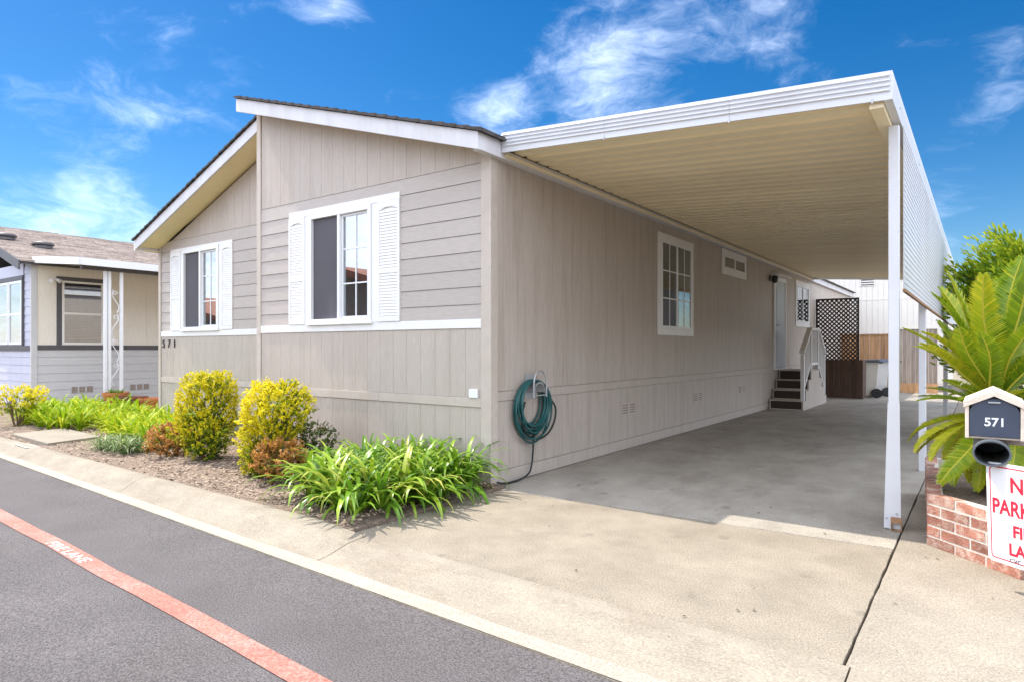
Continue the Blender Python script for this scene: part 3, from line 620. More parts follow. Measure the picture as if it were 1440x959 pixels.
for a, b, k, zA, zB, tA, tB in ((10.31, 11.01, 5, .43, 1.0, 1.29, 1.77), (11.09, 11.78, 5, 1.0, 1.0, 1.77, 1.77), (11.86, 12.54, 5, 1.0, .43, 1.77, 1.26)):
    for i in range(k): t = (i+.7)/(k+.4); y = a+(b-a)*t; part('baluster', MB().box(.685, .72, y-.018, y+.018, zA+(zB-zA)*t+.03, tA+(tB-tA)*t), 'white', T)
_ = MB().prism([(.01, 10.35, 1.28), (.06, 10.35, 1.28), (.06, 10.35, 1.33), (.01, 10.35, 1.33)], [(.01, 11.0, 1.76), (.06, 11.0, 1.76), (.06, 11.0, 1.81), (.01, 11.0, 1.81)])

# ------------------------------------------------------------------ lattice, box screen, bins, fences behind
Lt = thing('lattice_screen', 'tall dark brown diagonal lattice screen standing at the end of the carport', 'lattice', (.47, 15.25, 0))
lx0, lx1, lz0, lz1, ly = -.0+.02, 1.13, .75, 2.76, 15.25
for nm, b in (('frame_rail', (lx0, lx1, ly-.02, ly+.02, lz1-.045, lz1)), ('frame_rail', (lx0, lx1, ly-.02, ly+.02, lz0, lz0+.05)), ('frame_stile', (lx1-.045, lx1, ly-.019, ly+.019, 0, lz1-.045)), ('frame_stile', (lx0, lx0+.045, ly-.019, ly+.019, 0, lz1-.045))): part(nm, MB().box(*b), 'lattice', Lt)
def clipstrip(c_, sgn, w, ya_, yb_):
    # line z - lz0 = sgn*(x-lx0) + c_ ; clip to rectangle
    X0, X1, Z0, Z1 = lx0+.03, lx1-.03, lz0+.03, lz1-.03
    pts = []
    for x in (X0, X1):
        z = lz0+sgn*(x-lx0)+c_
        if Z0 <= z <= Z1: pts.append((x, z))
    for z in (Z0, Z1):
        x = lx0+(z-lz0-c_)/sgn
        if X0 < x < X1: pts.append((x, z))
    if len(pts) < 2: return
    (xa_, za_), (xb_, zb_) = sorted(pts)[0], sorted(pts)[-1]
    if abs(xb_-xa_) < .03: return
    d_ = Vector((xb_-xa_, 0, zb_-za_)).normalized(); n_ = Vector((-d_.z, 0, d_.x))*w/2
    A, B = Vector((xa_, 0, za_)), Vector((xb_, 0, zb_)); q = [A-n_, B-n_, B+n_, A+n_]
    part('lattice_strip', MB().prism([(p.x, ya_, p.z) for p in q], [(p.x, yb_, p.z) for p in q]), 'lattice', Lt)
cc = -1.2
while cc < 2.2: clipstrip(cc, 1, .038, ly-.012, ly-.001); cc += .118
cc = 0
while cc < 3.4: clipstrip(cc, -1, .038, ly+.001, ly+.012); cc += .118
B_ = thing('bin_screen', 'low dark brown board enclosure in front of the lattice screen', 'enclosure', (.85, 14.6, 0))
for i in range(7): x = .36+.139*i; part('board', MB().box(x, x+.135, 14.4, 14.42, .02, 1.05+.004*(i % 3)), 'brownboard', B_)
for i in range(4): y = 14.425+.14*i; part('side_board', MB().box(1.312, 1.332, y, y+.135, .02, 1.05), 'brownboard', B_)
part('rail', MB().box(.36, 1.31, 14.421, 14.455, .85, .93), 'brownboard', B_); part('rail', MB().box(.36, 1.31, 14.421, 14.455, .15, .23), 'brownboard', B_)
def binn(name, x, y, body, lid, label, a, h=1.02):
    b = thing(name, label, 'trash bin', (x, y, 0), 'wheeled trash bins at the end of the driveway')
    M_ = Matrix.Translation((x, y, 0)) @ Matrix.Rotation(a, 4, 'Z')
    def pt(nm, mb, m, **k): return part(nm, mb.xf(M_), m, b, **k)
    m = MB(); sec = [(.18, .20, .06), (.22, .24, .30), (.255, .285, .93), (.275, .305, .94), (.275, .305, .97)]
    for (w0, d0, z0), (w1, d1, z1) in zip(sec[:-1], sec[1:]): m.prism([(-w0, -d0, z0), (w0, -d0, z0), (w0, d0, z0), (-w0, d0, z0)], [(-w1, -d1, z1), (w1, -d1, z1), (w1, d1, z1), (-w1, d1, z1)])
    pt('body', m, body, bevel=.012)
    pt('lid', MB().prism([(-.285, -.335, .972), (.285, -.335, .972), (.285, .33, .972), (-.285, .33, .972)], [(-.23, -.28, 1.03), (.23, -.28, 1.03), (.23, .29, 1.05), (-.23, .29, 1.05)]), lid, bevel=.01)
    pt('handle', MB().tube([(-.22, .30, .95), (-.22, .40, .98), (.22, .40, .98), (.22, .30, .95)], .016), lid)
    for sx in (-1, 1): pt('wheel', MB().tube([(sx*.20, .24, .13), (sx*.26, .24, .13)], .13, 16), 'rubber')
    pt('axle', MB().tube([(-.2, .24, .13), (.2, .24, .13)], .014), 'bracket')
binn('trash_bin', 1.27, 15.36, 'binbeige', 'lid', 'beige wheeled trash bin half hidden behind the brown board enclosure', R(-75))
binn('trash_bin', 1.42, 16.02, 'bingrey', 'lidb', 'pale grey wheeled trash bin with a bluish lid, middle of the three', R(-65))
binn('trash_bin', 1.60, 16.70, 'bintan', 'lid', 'tan wheeled trash bin with a dark lid beside the cedar fence', R(-80))
Fc = thing('cedar_fence', 'warm brown cedar board fence behind the trash bins', 'fence', (1.2, 19.5, 0))
for i in range(13): x = -.2+.152*i; part('board', MB().box(x, x+.146, 19.5+.012*(i % 2), 19.52+.012*(i % 2), .05, 1.80), 'cedar', Fc)
part('rail', MB().box(-.2, 1.77, 19.46, 19.499, 1.801, 1.83), 'cedar', Fc); part('rail', MB().box(-.2, 1.77, 19.455, 19.498, .2, .29), 'cedar', Fc)
Fg = thing('grey_fence', 'weathered grey board fence with a pale cap right of the carport posts', 'fence', (2.7, 18, 0))
for i in range(9): x = 1.82+.112*i; part('board', MB().box(x, x+.106, 18.0+.01*(i % 2), 18.02+.01*(i % 2), .06, 1.93), 'greyboard', Fg)
part('cap', MB().box(1.80, 2.86, 17.95, 18.06, 1.95, 2.05), 'bwall', Fg); part('kick_board', MB().box(1.82, 2.84, 17.96, 17.999, .02, .3), 'cedar', Fg)
BH = thing('white_house', 'plain white house wall behind the fences past the carport', 'house', (.7, 23, 0))
part('wall', MB().prism([(-3, 23.02, 0), (2.85, 23.02, 0), (2.85, 23.02, 4.3), (-.3, 23.02, 5.3), (-3, 23.02, 4.4)], [(-3, 30, 0), (2.85, 30, 0), (2.85, 30, 4.3), (-.3, 30, 5.3), (-3, 30, 4.4)]), 'bwall', BH)
for a, b in spans(-2.9, 2.8, 1.22):
    m = MB(); w = (b-a)/6
    for i in range(6): m.box(a+i*w+.004, a+(i+1)*w-.004, 23.0, 23.02, .1, 4.2)
    part('wall_panel', m, 'bwall', BH)
part('trim', MB().box(-2.95, 2.85, 22.985, 22.999, 3.18, 3.22), 'bwall', BH)
v = part('gable_vent', MB().box(.1, .62, 22.97, 22.999, 3.72, 4.02), 'bwall', BH); m = MB()
for i in range(3): m.box(.14, .58, 22.965, 22.969, 3.75+.09*i, 3.79+.09*i)
part('vent_slat', m, 'ntrim', v)
part('roof', MB().prism([(-3.3, 22.7, 4.3), (-.3, 22.7, 5.3), (3.0, 22.7, 4.22), (3.0, 22.7, 4.35), (-.3, 22.7, 5.45), (-3.3, 22.7, 4.43)], [(-3.3, 30.3, 4.3), (-.3, 30.3, 5.3), (3.0, 30.3, 4.22), (3.0, 30.3, 4.35), (-.3, 30.3, 5.45), (-3.3, 30.3, 4.43)]), 'nshingle', BH)
# ------------------------------------------------------------------ hose
hg = thing('hose_hanger', 'pale metal hose hanger screwed to the taupe side wall near the front corner', 'hose hanger', (0, .68, 1.0))
part('back_plate', MB().box(.008, .014, .58, .78, .82, 1.08), 'bracket', hg, .003)
arc = [(.13, .68+.12*math.cos(a), .97+.15*math.sin(a)) for a in [math.pi*i/14 for i in range(15)]]
part('front_hoop', MB().tube([(.13, .56, .84)]+list(reversed(arc))+[(.13, .80, .84)], .009), 'bracket', hg)
ar = [(.68+.10*math.cos(a), .90+.10*math.sin(a)) for a in [math.pi*i/10 for i in range(11)]]
part('saddle', MB().prism([(.014, y, z) for y, z in ar]+[(.014, y, z-.012) for y, z in reversed(ar)], [(.13, y, z) for y, z in ar]+[(.13, y, z-.012) for y, z in reversed(ar)]), 'bracket', hg)
part('cross_bar', MB().tube([(.13, .57, .86), (.13, .79, .86)], .008), 'bracket', hg)
pts = []; r_ = random.Random(5)
for k in range(13):
    a0 = .105+r_.uniform(-.01, .012); rr = .185+.007*k+r_.uniform(-.015, .015); xx = .03+(k*37 % 10)/10*.085; drop = r_.uniform(0, .03)
    for i in range(28):
        t = i/28; an = math.pi/2 + 2*math.pi*t; w = .18+.04*math.sin(k*1.3)**2+.009*k
        zc_ = 1.02-rr*1.12-drop*.3; pts.append((xx+.004*math.sin(an*2+k), .64+w*1.05*math.cos(an), zc_+rr*1.12*math.sin(an)+(0 if math.sin(an) > 0 else -drop)))
h1 = MB().tube(pts, .0105, 7); hs_o = part('garden_hose', h1, 'hose', smooth=True)
tag(hs_o, 'coiled dark green garden hose hanging on the wall hanger', 'hose')
pts = [(.06, .50, .80), (.07, .43, .65), (.07, .46, .52), (.07, .58, .43), (.07, .74, .39), (.08, .92, .44), (.08, 1.04, .56), (.08, 1.06, .70), (.07, .98, .80)]
def smoothpts(p, n=8):
    p = [Vector(q) for q in p]; o = []
    for i in range(len(p)-1):
        a, b, c_, d_ = p[max(i-1, 0)], p[i], p[i+1], p[min(i+2, len(p)-1)]
        for k in range(n):
            t = k/n; o.append(.5*((2*b)+(c_-a)*t+(2*a-5*b+4*c_-d_)*t*t+(3*b-a-3*c_+d_)*t**3))
    return o+[p[-1]]
tl = MB().tube(smoothpts(pts), .011, 7).tube(smoothpts([(.09, .64, .56), (.06, .66, .40), (.05, .66, .25), (.05, .64, .13), (.07, .55, .05), (.08, .35, .016), (.07, .15, .016), (.08, .0, .05)]), .010, 7)
part('hose_tail', tl, 'hosed', hs_o, smooth=True)

# ------------------------------------------------------------------ neighbour's house on the left
NB = thing('neighbour_house', 'neighbouring grey and lavender house with tan shingle roof and charcoal trim', 'house', (-15.5, 5, 0))
nx0 = -13.5
part('wall', MB().box(-21.5, nx0-.03, .47, 16, 0, 3.3), 'nwall', NB)
def nside(y0, y1, z0, z1): part('wall_panel', MB().box(nx0-.03, nx0, y0, y1, z0, z1), 'nwall', NB)
for a, b in spans(.55, 16, 1.22): nside(a+.002, b-.002, 1.43, 3.28)
for i in range(7): z = .02+.19*i; part('siding_board', MB().prism([(nx0-.02, .55, z), (nx0+.012, .55, z), (nx0+.002, .55, z+.187), (nx0-.02, .55, z+.187)], [(nx0-.02, 16, z), (nx0+.012, 16, z), (nx0+.002, 16, z+.187), (nx0-.02, 16, z+.187)]), 'ngrey', NB)
for i in range(17):
    z = .02+.19*i
    for a, b in ((-21.4, nx0-.06),): part('front_siding_board', MB().prism([(a, .48, z), (a, .448, z), (a, .458, z+.187), (a, .48, z+.187)], [(b, .48, z), (b, .448, z), (b, .458, z+.187), (b, .48, z+.187)]), 'nlav', NB)
part('corner_board', MB().box(nx0-.055, nx0+.02, .43, .545, 0, 3.29), 'ngrey', NB)
part('belt_board', MB().box(nx0, nx0+.025, .547, 16, 1.32, 1.428), 'ntrim', NB); part('belt_board', MB().box(-21.4, nx0-.06, .425, .447, 1.30, 1.42), 'ntrim', NB)
wt = MB()
for b in ((.93, 1.03, 1.43, 3.02), (1.92, 2.02, 1.43, 3.02), (1.03, 1.92, 2.93, 3.02)): wt.box(nx0, nx0+.024, b[0], b[1], b[2], b[3])
part('window_surround', wt, 'ntrim', NB)
wf = MB()
for b in ((1.035, 1.08, 1.435, 2.925), (1.87, 1.915, 1.435, 2.925), (1.08, 1.87, 2.88, 2.925), (1.08, 1.87, 1.435, 1.49), (1.08, 1.87, 2.14, 2.19)): wf.box(nx0+.001, nx0+.03, b[0], b[1], b[2], b[3])
w = part('window', wf, 'bwall', NB); part('pane', MB().box(nx0+.012, nx0+.014, 1.08, 1.87, 1.49, 2.88), 'glass', w); part('dark_room_backing', MB().box(nx0+.0005, nx0+.002, 1.08, 1.87, 1.49, 2.88), 'room', w)
bl = MB(); z = 2.86
while z > 1.55: bl.box(nx0+.004, nx0+.007, 1.09, 1.86, z, z+.014); z -= .036
part('blind', bl, 'greyboard', w)
# front bay windows with white sashes
for a, b in ((-17.2, -16.0), (-15.9, -14.95), (-14.9, -14.05)):
    wt = MB()
    for q in ((a, a+.06, 1.44, 2.92), (b-.06, b, 1.44, 2.92), (a+.06, b-.06, 2.86, 2.92), (a+.06, b-.06, 1.44, 1.5), (a+.06, b-.06, 2.12, 2.17)): wt.box(q[0], q[1], .415, .447, q[2], q[3])
    w = part('window', wt, 'vinyl', NB); part('pane', MB().box(a+.06, b-.06, .43, .434, 1.5, 2.86), 'glass', w); part('dark_room_backing', MB().box(a+.06, b-.06, .437, .44, 1.5, 2.86), 'room', w)
part('window_head', MB().box(-17.3, -13.98, .41, .447, 2.93, 3.03), 'ntrim', NB); part('batten', MB().box(-14.02, -13.97, .405, .446, 1.42, 2.928), 'ntrim', NB)
part('upper_panel', MB().box(-17.3, -13.98, .43, .446, 3.035, 3.30), 'nlav', NB)
nz = lambda x: 4.62 + .32*(-17.4-x) if x > -17.4 else 4.62 - .32*(-17.4-x)
part('roof_deck', MB().prism([(-13.35, .2, nz(-13.35)-.1), (-13.35, .2, nz(-13.35)-.03), (-17.4, .2, 4.59), (-21.6, .2, nz(-21.6)-.03), (-21.6, .2, nz(-21.6)-.1), (-17.4, .2, 4.5)], [(-13.35, 16.2, nz(-13.35)-.1), (-13.35, 16.2, nz(-13.35)-.03), (-17.4, 16.2, 4.59), (-21.6, 16.2, nz(-21.6)-.03), (-21.6, 16.2, nz(-21.6)-.1), (-17.4, 16.2, 4.5)]), 'ntrim', NB)
m = MB(); r_ = random.Random(9); nC = 30
tabs = []
for i in range(nC):
    a = -13.3-(4.1)*i/nC; b = -13.3-4.1*(i+1.35)/nC; yy = .15
    while yy < 12:
        y2 = min(12, yy+r_.uniform(.18, .45)); dz = r_.uniform(0, .016)
        q = lambda y: [(a, y, nz(a)-.03), (b, y, nz(b)-.03), (b, y, nz(b)-.012), (a, y, nz(a)+.006+dz)]
        m.prism(q(yy), q(y2-.006)); yy = y2
o = part('roof_shingles', m, 'nshingle', NB); o['kind'] = 'stuff'
part('rake_board', MB().prism([(-13.3, .13, nz(-13.3)-.22), (-13.3, .13, nz(-13.3)-.01), (-17.4, .13, 4.61), (-17.4, .13, 4.40)], [(-13.3, .17, nz(-13.3)-.22), (-13.3, .17, nz(-13.3)-.01), (-17.4, .17, 4.61), (-17.4, .17, 4.40)]), 'ntrim', NB)
for y, x in ((.55, -15.6), (1.15, -15.0)):
    v = part('roof_vent', MB().lathe([(.20, 0), (.20, .06), (.13, .08)], (x, y, nz(x)-.03), 14), 'ntrim', NB)
    part('vent_cap', MB().lathe([(.23, 0), (.25, .02), (.20, .07), (.06, .10)], (x, y, nz(x)+.05), 16), 'ntrim', v, smooth=True)
fl = part('floodlight', MB().lathe([(.05, 0), (.05, .03)], (nx0+.03, .86, 2.93), 10), 'bwall', NB)
for y in (.80, .92): part('lamp_head', MB().tube([(nx0+.03, .86, 2.93), (nx0+.09, y, 2.93), (nx0+.15, y+(.03 if y > .86 else -.03), 2.89)], lambda t: .015+.035*t, 10), 'vinyl', fl)
for y in (1.45, 2.75):
    v = part('skirting_vent', MB().box(nx0+.012, nx0+.018, y-.24, y+.24, .30, .46), 'ngrey', NB)
    m = MB()
    for k in range(3): m.box(nx0+.0185, nx0+.021, y-.22+.16*k, y-.09+.16*k, .31, .45)
    part('vent_slat', m, 'greyboard', v)
NA = thing('neighbour_awning', 'white edged porch awning on a scrolled white double post beside the neighbouring house', 'awning', (-11.2, 1.2, 0))
za = lambda x: 3.36-.09*(x-nx0)
def awn(dz0, dz1, xa_, xb_, y0, y1): return MB().prism([(xa_, y0, za(xa_)+dz0), (xb_, y0, za(xb_)+dz0), (xb_, y0, za(xb_)+dz1), (xa_, y0, za(xa_)+dz1)], [(xa_, y1, za(xa_)+dz0), (xb_, y1, za(xb_)+dz0), (xb_, y1, za(xb_)+dz1), (xa_, y1, za(xa_)+dz1)])
part('awning_roof', awn(-.02, .03, nx0+.03, -11.0, .48, 12), 'bwall', NA); part('front_fascia', awn(-.08, .07, nx0+.03, -10.97, .44, .478), 'vinyl', NA); part('side_fascia', MB().box(-10.998, -10.965, .482, 12, za(-11)-.08, za(-11)+.07), 'vinyl', NA)
part('beam', MB().box(-11.3, -11.2, .6, 12, za(-11.25)-.16, za(-11.25)-.022), 'ntrim', NA)
for y in (1.06, 1.14, 1.38): part('post', MB().box(-11.28, -11.22, y-.026, y+.026, 0, za(-11.25)-.165), 'vinyl', NA)
for k in range(4):
    z0 = .55+.52*k; pts = [(-11.25, 1.26+.075*math.sin(t*5.2+.4)*(1 if k % 2 else -1)*(1-.25*t), z0+.5*t) for t in [i/16 for i in range(17)]]
    part('scroll', MB().tube(pts, .009, 6), 'vinyl', NA)
    part('scroll', MB().tube([(-11.25, 1.26+.05*math.cos(a)*(1-a/9), z0+.42+.05*math.sin(a)*(1-a/9)) for a in [i*.5 for i in range(14)]], .008, 6), 'vinyl', NA)

# homes across the road, seen only in the window glass
def across(x0, x1, zt_, zp, label):
    o = thing('opposite_house', label, 'house', ((x0+x1)/2, -15, 0))
    part('wall', MB().prism([(x0, -14, -.3), (x1, -14, -.3), (x1, -14, zt_), ((x0+x1)/2, -14, zp), (x0, -14, zt_)], [(x0, -26, -.3), (x1, -26, -.3), (x1, -26, zt_), ((x0+x1)/2, -26, zp), (x0, -26, zt_)]), 'owall', o)
    xm = (x0+x1)/2; q = lambda y: [(x0-.5, y, zt_-.1), (xm, y, zp+.05), (x1+.5, y, zt_-.1), (x1+.5, y, zt_+.15), (xm, y, zp+.35), (x0-.5, y, zt_+.15)]
    part('roof', MB().prism(q(-13.5), q(-26.4)), 'tile', o)
    for u in (x0+1.5, x1-3): 
        w_ = part('window', MB().box(u, u+1.6, -13.98, -13.95, 1.1, 2.4), 'vinyl', o); part('pane', MB().box(u+.1, u+1.5, -13.949, -13.94, 1.2, 2.3), 'room', w_)
across(-26, -13, 3.0, 4.7, 'red roofed home across the road reflected in the front windows'); across(-46, -31, 2.9, 4.4, 'farther red roofed home across the road, left of the first')
across(2, 14, 3.0, 4.6, 'red roofed home across the road behind the camera')

# ------------------------------------------------------------------ plants
def strap_leaf(L_, W_, bend, twist, seg=6, fold=.25, rv=None, seed=0):
    """arching strap leaf from the origin along +X / up"""
    r_ = random.Random(seed); v = []; f = []; ang = R(r_.uniform(48, 80)); x = z = 0; dl = L_/seg; y = 0
    for i in range(seg+1):
        t = i/seg; w = W_*(.55+.9*t if t < .4 else .91*(1-((t-.4)/.6)**2.2)+.02)*.5
        dx, dz = math.cos(ang), math.sin(ang)
        v += [(x-dz*0, y-w, z+w*fold), (x, y, z), (x, y+w, z+w*fold)]
        x += dx*dl; z += dz*dl; y += twist*dl*t; ang -= bend/seg*(.5+1.4*t)
    for i in range(seg): a = i*3; f += [(a, a+3, a+4, a+1), (a+1, a+4, a+5, a+2)]
    m = MB(); m.v = v; m.f = f; m.r = [(rv if rv is not None else .5)+.12*(i//3)/seg for i in range(len(v))]
    return m
def leaf_set(n, Lr, Wr, br, seed, seg=6):
    r_ = random.Random(seed); return [strap_leaf(r_.uniform(*Lr), r_.uniform(*Wr), r_.uniform(*br), r_.uniform(-.25, .25), seg, r_.uniform(.15, .4), .2+.6*k/(n-1), k+seed) for k in range(n)]
def rosettes(name, label, cat, loc, spots, nleaf, Lset, m, maxparts, sc=(.85, 1.15), group=None):
    root = thing(name, label, cat, loc, group); r_ = random.Random(len(spots)*7+nleaf); meshes = [q.mesh('leaf', m, None, True) for q in Lset]; inst = []
    for (x, y, z) in spots:
        n = int(nleaf*r_.uniform(.8, 1.2)); a0 = r_.random()*6.3
        for i in range(n):
            a = a0+i*2.4+r_.uniform(-.3, .3); s_ = r_.uniform(*sc)
            M_ = Matrix.Translation((x+r_.uniform(-.03, .03), y+r_.uniform(-.03, .03), z)) @ Matrix.Rotation(a, 4, 'Z') @ Matrix.Rotation(r_.uniform(-.35, .45), 4, 'Y') @ Matrix.Scale(s_, 4)
            inst.append((M_, r_.randrange(len(meshes))))
    inst.sort(key=lambda q: (q[0].translation-CAM).length); off = Matrix.Translation(-Vector(loc))
    for M_, k in inst[:maxparts]:
        o = link('leaf', meshes[k], root); o.matrix_local = off @ M_
    rest = MB(); rest.r = []
    for M_, k in inst[maxparts:]:
        q = Lset[k]; i0 = len(rest.v); rest.v += [tuple(M_ @ Vector(p)) for p in q.v]; rest.f += [tuple(i0+a for a in f_) for f_ in q.f]; d_ = r_.uniform(-.18, .18); rest.r += [min(1, max(0, a+d_)) for a in q.r]
    if rest.v: o = part('leaves', rest, m, root, smooth=True); o['kind'] = 'stuff'
    return root
def inpoly(x, y, P):
    c_ = False
    for i in range(len(P)):
        (x0, y0), (x1, y1) = P[i], P[i-1]
        if (y0 > y) != (y1 > y) and x < (x1-x0)*(y-y0)/(y1-y0)+x0: c_ = not c_
    return c_
def scatter(P, d, seed, n=4000):
    r_ = random.Random(seed); xs_ = [p[0] for p in P]; ys_ = [p[1] for p in P]; o = []
    for _ in range(n):
        x, y = r_.uniform(min(xs_), max(xs_)), r_.uniform(min(ys_), max(ys_))
        if inpoly(x, y, P) and all((x-a)**2+(y-b)**2 > d*d for a, b, c_ in o): o.append((x, y, .03))
    return o
ag = leaf_set(14, (.50, .74), (.034, .050), (1.3, 2.6), 11)
rosettes('agapanthus_clump', 'big clump of glossy green strap leaves spilling toward the driveway at the house corner', 'plant', (-.5, -.8, 0), scatter([(-.95, -1.45), (.03, -1.76), (.09, -.95), (.02, -.2), (-.7, -.18), (-1.3, -.3), (-1.25, -.9)], .165, 3), 28, ag, 'agap', 290)
lg = leaf_set(10, (.38, .55), (.026, .04), (1.2, 2.3), 21, 5)
rosettes('lily_clump', 'bright yellow green strap leaf clump behind the variegated grass, left of the house corner', 'plant', (-6.2, -.6, 0), scatter([(-4.9, -1.0), (-6.2, -.85), (-7.4, -.3), (-7.3, .35), (-5.4, .3), (-4.6, -.3)], .21, 5), 26, lg, 'lily', 200)
rosettes('lily_clump', 'bright yellow green strap leaf clump at the far side of the garden path', 'plant', (-9, 0, 0), scatter([(-8.15, -.95), (-9.9, -.9), (-11.6, .2), (-10.6, 1.0), (-8.2, .5), (-7.5, -.3)], .23, 6), 24, lg, 'lily', 200)
lq = leaf_set(8, (.26, .36), (.010, .016), (1.8, 2.7), 31, 5)
rosettes('liriope_clump', 'low grey green variegated grass clump at the front of the mulch bed', 'plant', (-4.85, -1.25, 0), scatter([(-4.75, -1.38), (-5.3, -1.42), (-5.65, -1.1), (-5.2, -.95), (-4.7, -1.05)], .12, 8), 38, lq, 'lirio', 150)
def leafquads(mb, p, n, l, w, rv, r_):
    n = n.normalized(); t = n.cross(Vector((r_.uniform(-1, 1), r_.uniform(-1, 1), r_.uniform(-1, 1)))).normalized(); b = n.cross(t)
    mb.quad(p-t*l*.5, p+b*w*.5-n*w*.12, p+t*l*.5, p-b*w*.5-n*w*.12); mb.r += [rv]*4
def shrub(name, label, cat, c_, sections, nleaf, m, lsize, seed, ycol, group=None, stems=5, lump=.22):
    """sections: (z, radius, dx, dy) – leaves through the outer shell of the stacked lumpy profile"""
    root = thing(name, label, cat, (c_[0], c_[1], .02), group); r_ = random.Random(seed)
    st = MB()
    for i in range(stems):
        a = r_.random()*6.3; zt_ = sections[-1][0]*.75; st.tube(smoothpts([(c_[0]+.04*math.cos(a), c_[1]+.04*math.sin(a), 0), (c_[0]+.09*math.cos(a), c_[1]+.09*math.sin(a), zt_*.4), (c_[0]+.16*math.cos(a+.4), c_[1]+.16*math.sin(a+.4), zt_)], 4), lambda t: .014*(1-.7*t), 6)
    part('stem', st, 'stem', root)
    f = MB(); f.r = []; H_ = sections[-1][0]; zb = sections[0][0]
    lumps = [(r_.uniform(0, 6.3), r_.uniform(zb, H_), r_.uniform(.2, .55), r_.uniform(-.34, .34)) for _ in range(34)]
    def prof2(z):
        for (z0, r0, x0, y0), (z1, r1, x1, y1) in zip(sections[:-1], sections[1:]):
            if z0 <= z <= z1: t = (z-z0)/(z1-z0); return r0+(r1-r0)*t, x0+(x1-x0)*t, y0+(y1-y0)*t
        return sections[-1][1:]
    while len(f.v) < nleaf*4:
        z = r_.uniform(zb, H_); rr, dx, dy = prof2(z)
        if r_.random() > (rr/.36)+.15: continue
        a = r_.uniform(0, 6.3); k = sum(g_*max(0, 1-((abs((a-la+3.15) % 6.3-3.15))/w)**2-((z-lz)/(w*.5))**2) for la, lz, w, g_ in lumps)
        dpt = r_.random()**1.8; rad = rr*(1+k+r_.gauss(0, lump*.4))*(1-.6*dpt)
        if z > H_*.9: rad = rr*math.sqrt(r_.random())*(1+k)
        c0 = Vector((c_[0]+dx+rad*math.cos(a), c_[1]+dy+rad*math.sin(a), z+r_.gauss(0, .02)+.04*k))
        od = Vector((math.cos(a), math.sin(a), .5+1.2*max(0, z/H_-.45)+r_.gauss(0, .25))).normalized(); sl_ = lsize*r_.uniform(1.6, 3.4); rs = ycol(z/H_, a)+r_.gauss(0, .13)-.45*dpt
        for q in range(int(r_.uniform(9, 17))):
            t = r_.random(); p = c0+od*sl_*(t-.4)+Vector((r_.gauss(0, 1), r_.gauss(0, 1), r_.gauss(0, 1)))*lsize*.62*(1-.4*t)
            nrm = od*.9+Vector((r_.gauss(0, .6), r_.gauss(0, .6), r_.gauss(0, .6)+.2)); s_ = lsize*r_.uniform(.6, 1.25)
            leafquads(f, p, nrm, s_*1.6, s_*.8, min(1, max(0, rs+.3*(t-.5)+r_.gauss(0, .10))), r_)
    for _ in range(int(nleaf*.035)):                       # stray shoots breaking the outline
        z = r_.uniform(zb+.3*(H_-zb), H_); rr, dx, dy = prof2(z); a = r_.uniform(0, 6.3); d_ = Vector((math.cos(a)*.7, math.sin(a)*.7, r_.uniform(.5, 1.3))).normalized(); p0 = Vector((c_[0]+dx+rr*math.cos(a)*.95, c_[1]+dy+rr*math.sin(a)*.95, z))
        for q in range(5): leafquads(f, p0+d_*(.016*q), Vector((r_.gauss(0, 1), r_.gauss(0, 1), r_.gauss(0, 1))), lsize*1.5, lsize*.8, min(1, .75+r_.gauss(0, .12)), r_)
    o = part('foliage', f, m, root); o['kind'] = 'stuff'
    return root
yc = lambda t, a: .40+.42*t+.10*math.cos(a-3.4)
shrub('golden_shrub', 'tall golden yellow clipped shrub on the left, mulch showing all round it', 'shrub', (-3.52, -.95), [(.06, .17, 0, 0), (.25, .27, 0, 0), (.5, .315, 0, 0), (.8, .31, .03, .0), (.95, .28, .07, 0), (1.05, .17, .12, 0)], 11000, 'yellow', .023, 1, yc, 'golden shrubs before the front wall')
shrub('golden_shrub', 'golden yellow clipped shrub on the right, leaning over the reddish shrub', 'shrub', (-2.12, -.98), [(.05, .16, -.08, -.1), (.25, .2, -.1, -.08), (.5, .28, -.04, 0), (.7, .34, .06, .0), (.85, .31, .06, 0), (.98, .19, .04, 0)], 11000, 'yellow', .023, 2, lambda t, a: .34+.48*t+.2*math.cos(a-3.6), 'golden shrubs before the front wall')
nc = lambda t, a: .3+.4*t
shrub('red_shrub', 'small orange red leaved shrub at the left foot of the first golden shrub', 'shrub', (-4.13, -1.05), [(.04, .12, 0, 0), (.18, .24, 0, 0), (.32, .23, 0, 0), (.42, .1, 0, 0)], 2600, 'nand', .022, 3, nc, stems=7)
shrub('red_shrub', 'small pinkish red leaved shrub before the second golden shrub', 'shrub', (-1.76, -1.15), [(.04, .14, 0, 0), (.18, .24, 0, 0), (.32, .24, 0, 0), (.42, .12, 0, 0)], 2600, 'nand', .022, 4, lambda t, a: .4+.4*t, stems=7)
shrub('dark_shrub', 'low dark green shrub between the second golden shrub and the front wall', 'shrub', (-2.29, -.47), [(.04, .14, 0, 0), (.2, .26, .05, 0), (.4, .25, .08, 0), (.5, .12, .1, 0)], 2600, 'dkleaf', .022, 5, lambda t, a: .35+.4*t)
shrub('golden_shrub', 'flat topped yellow shrub with bare brown stems at the left edge', 'shrub', (-9.35, -1.05), [(.25, .2, 0, 0), (.4, .34, 0, 0), (.52, .42, 0, 0), (.64, .4, 0, 0), (.7, .3, 0, 0)], 2600, 'yellow', .026, 6, lambda t, a: -.2+1.05*t, 'golden shrubs before the front wall', stems=12)
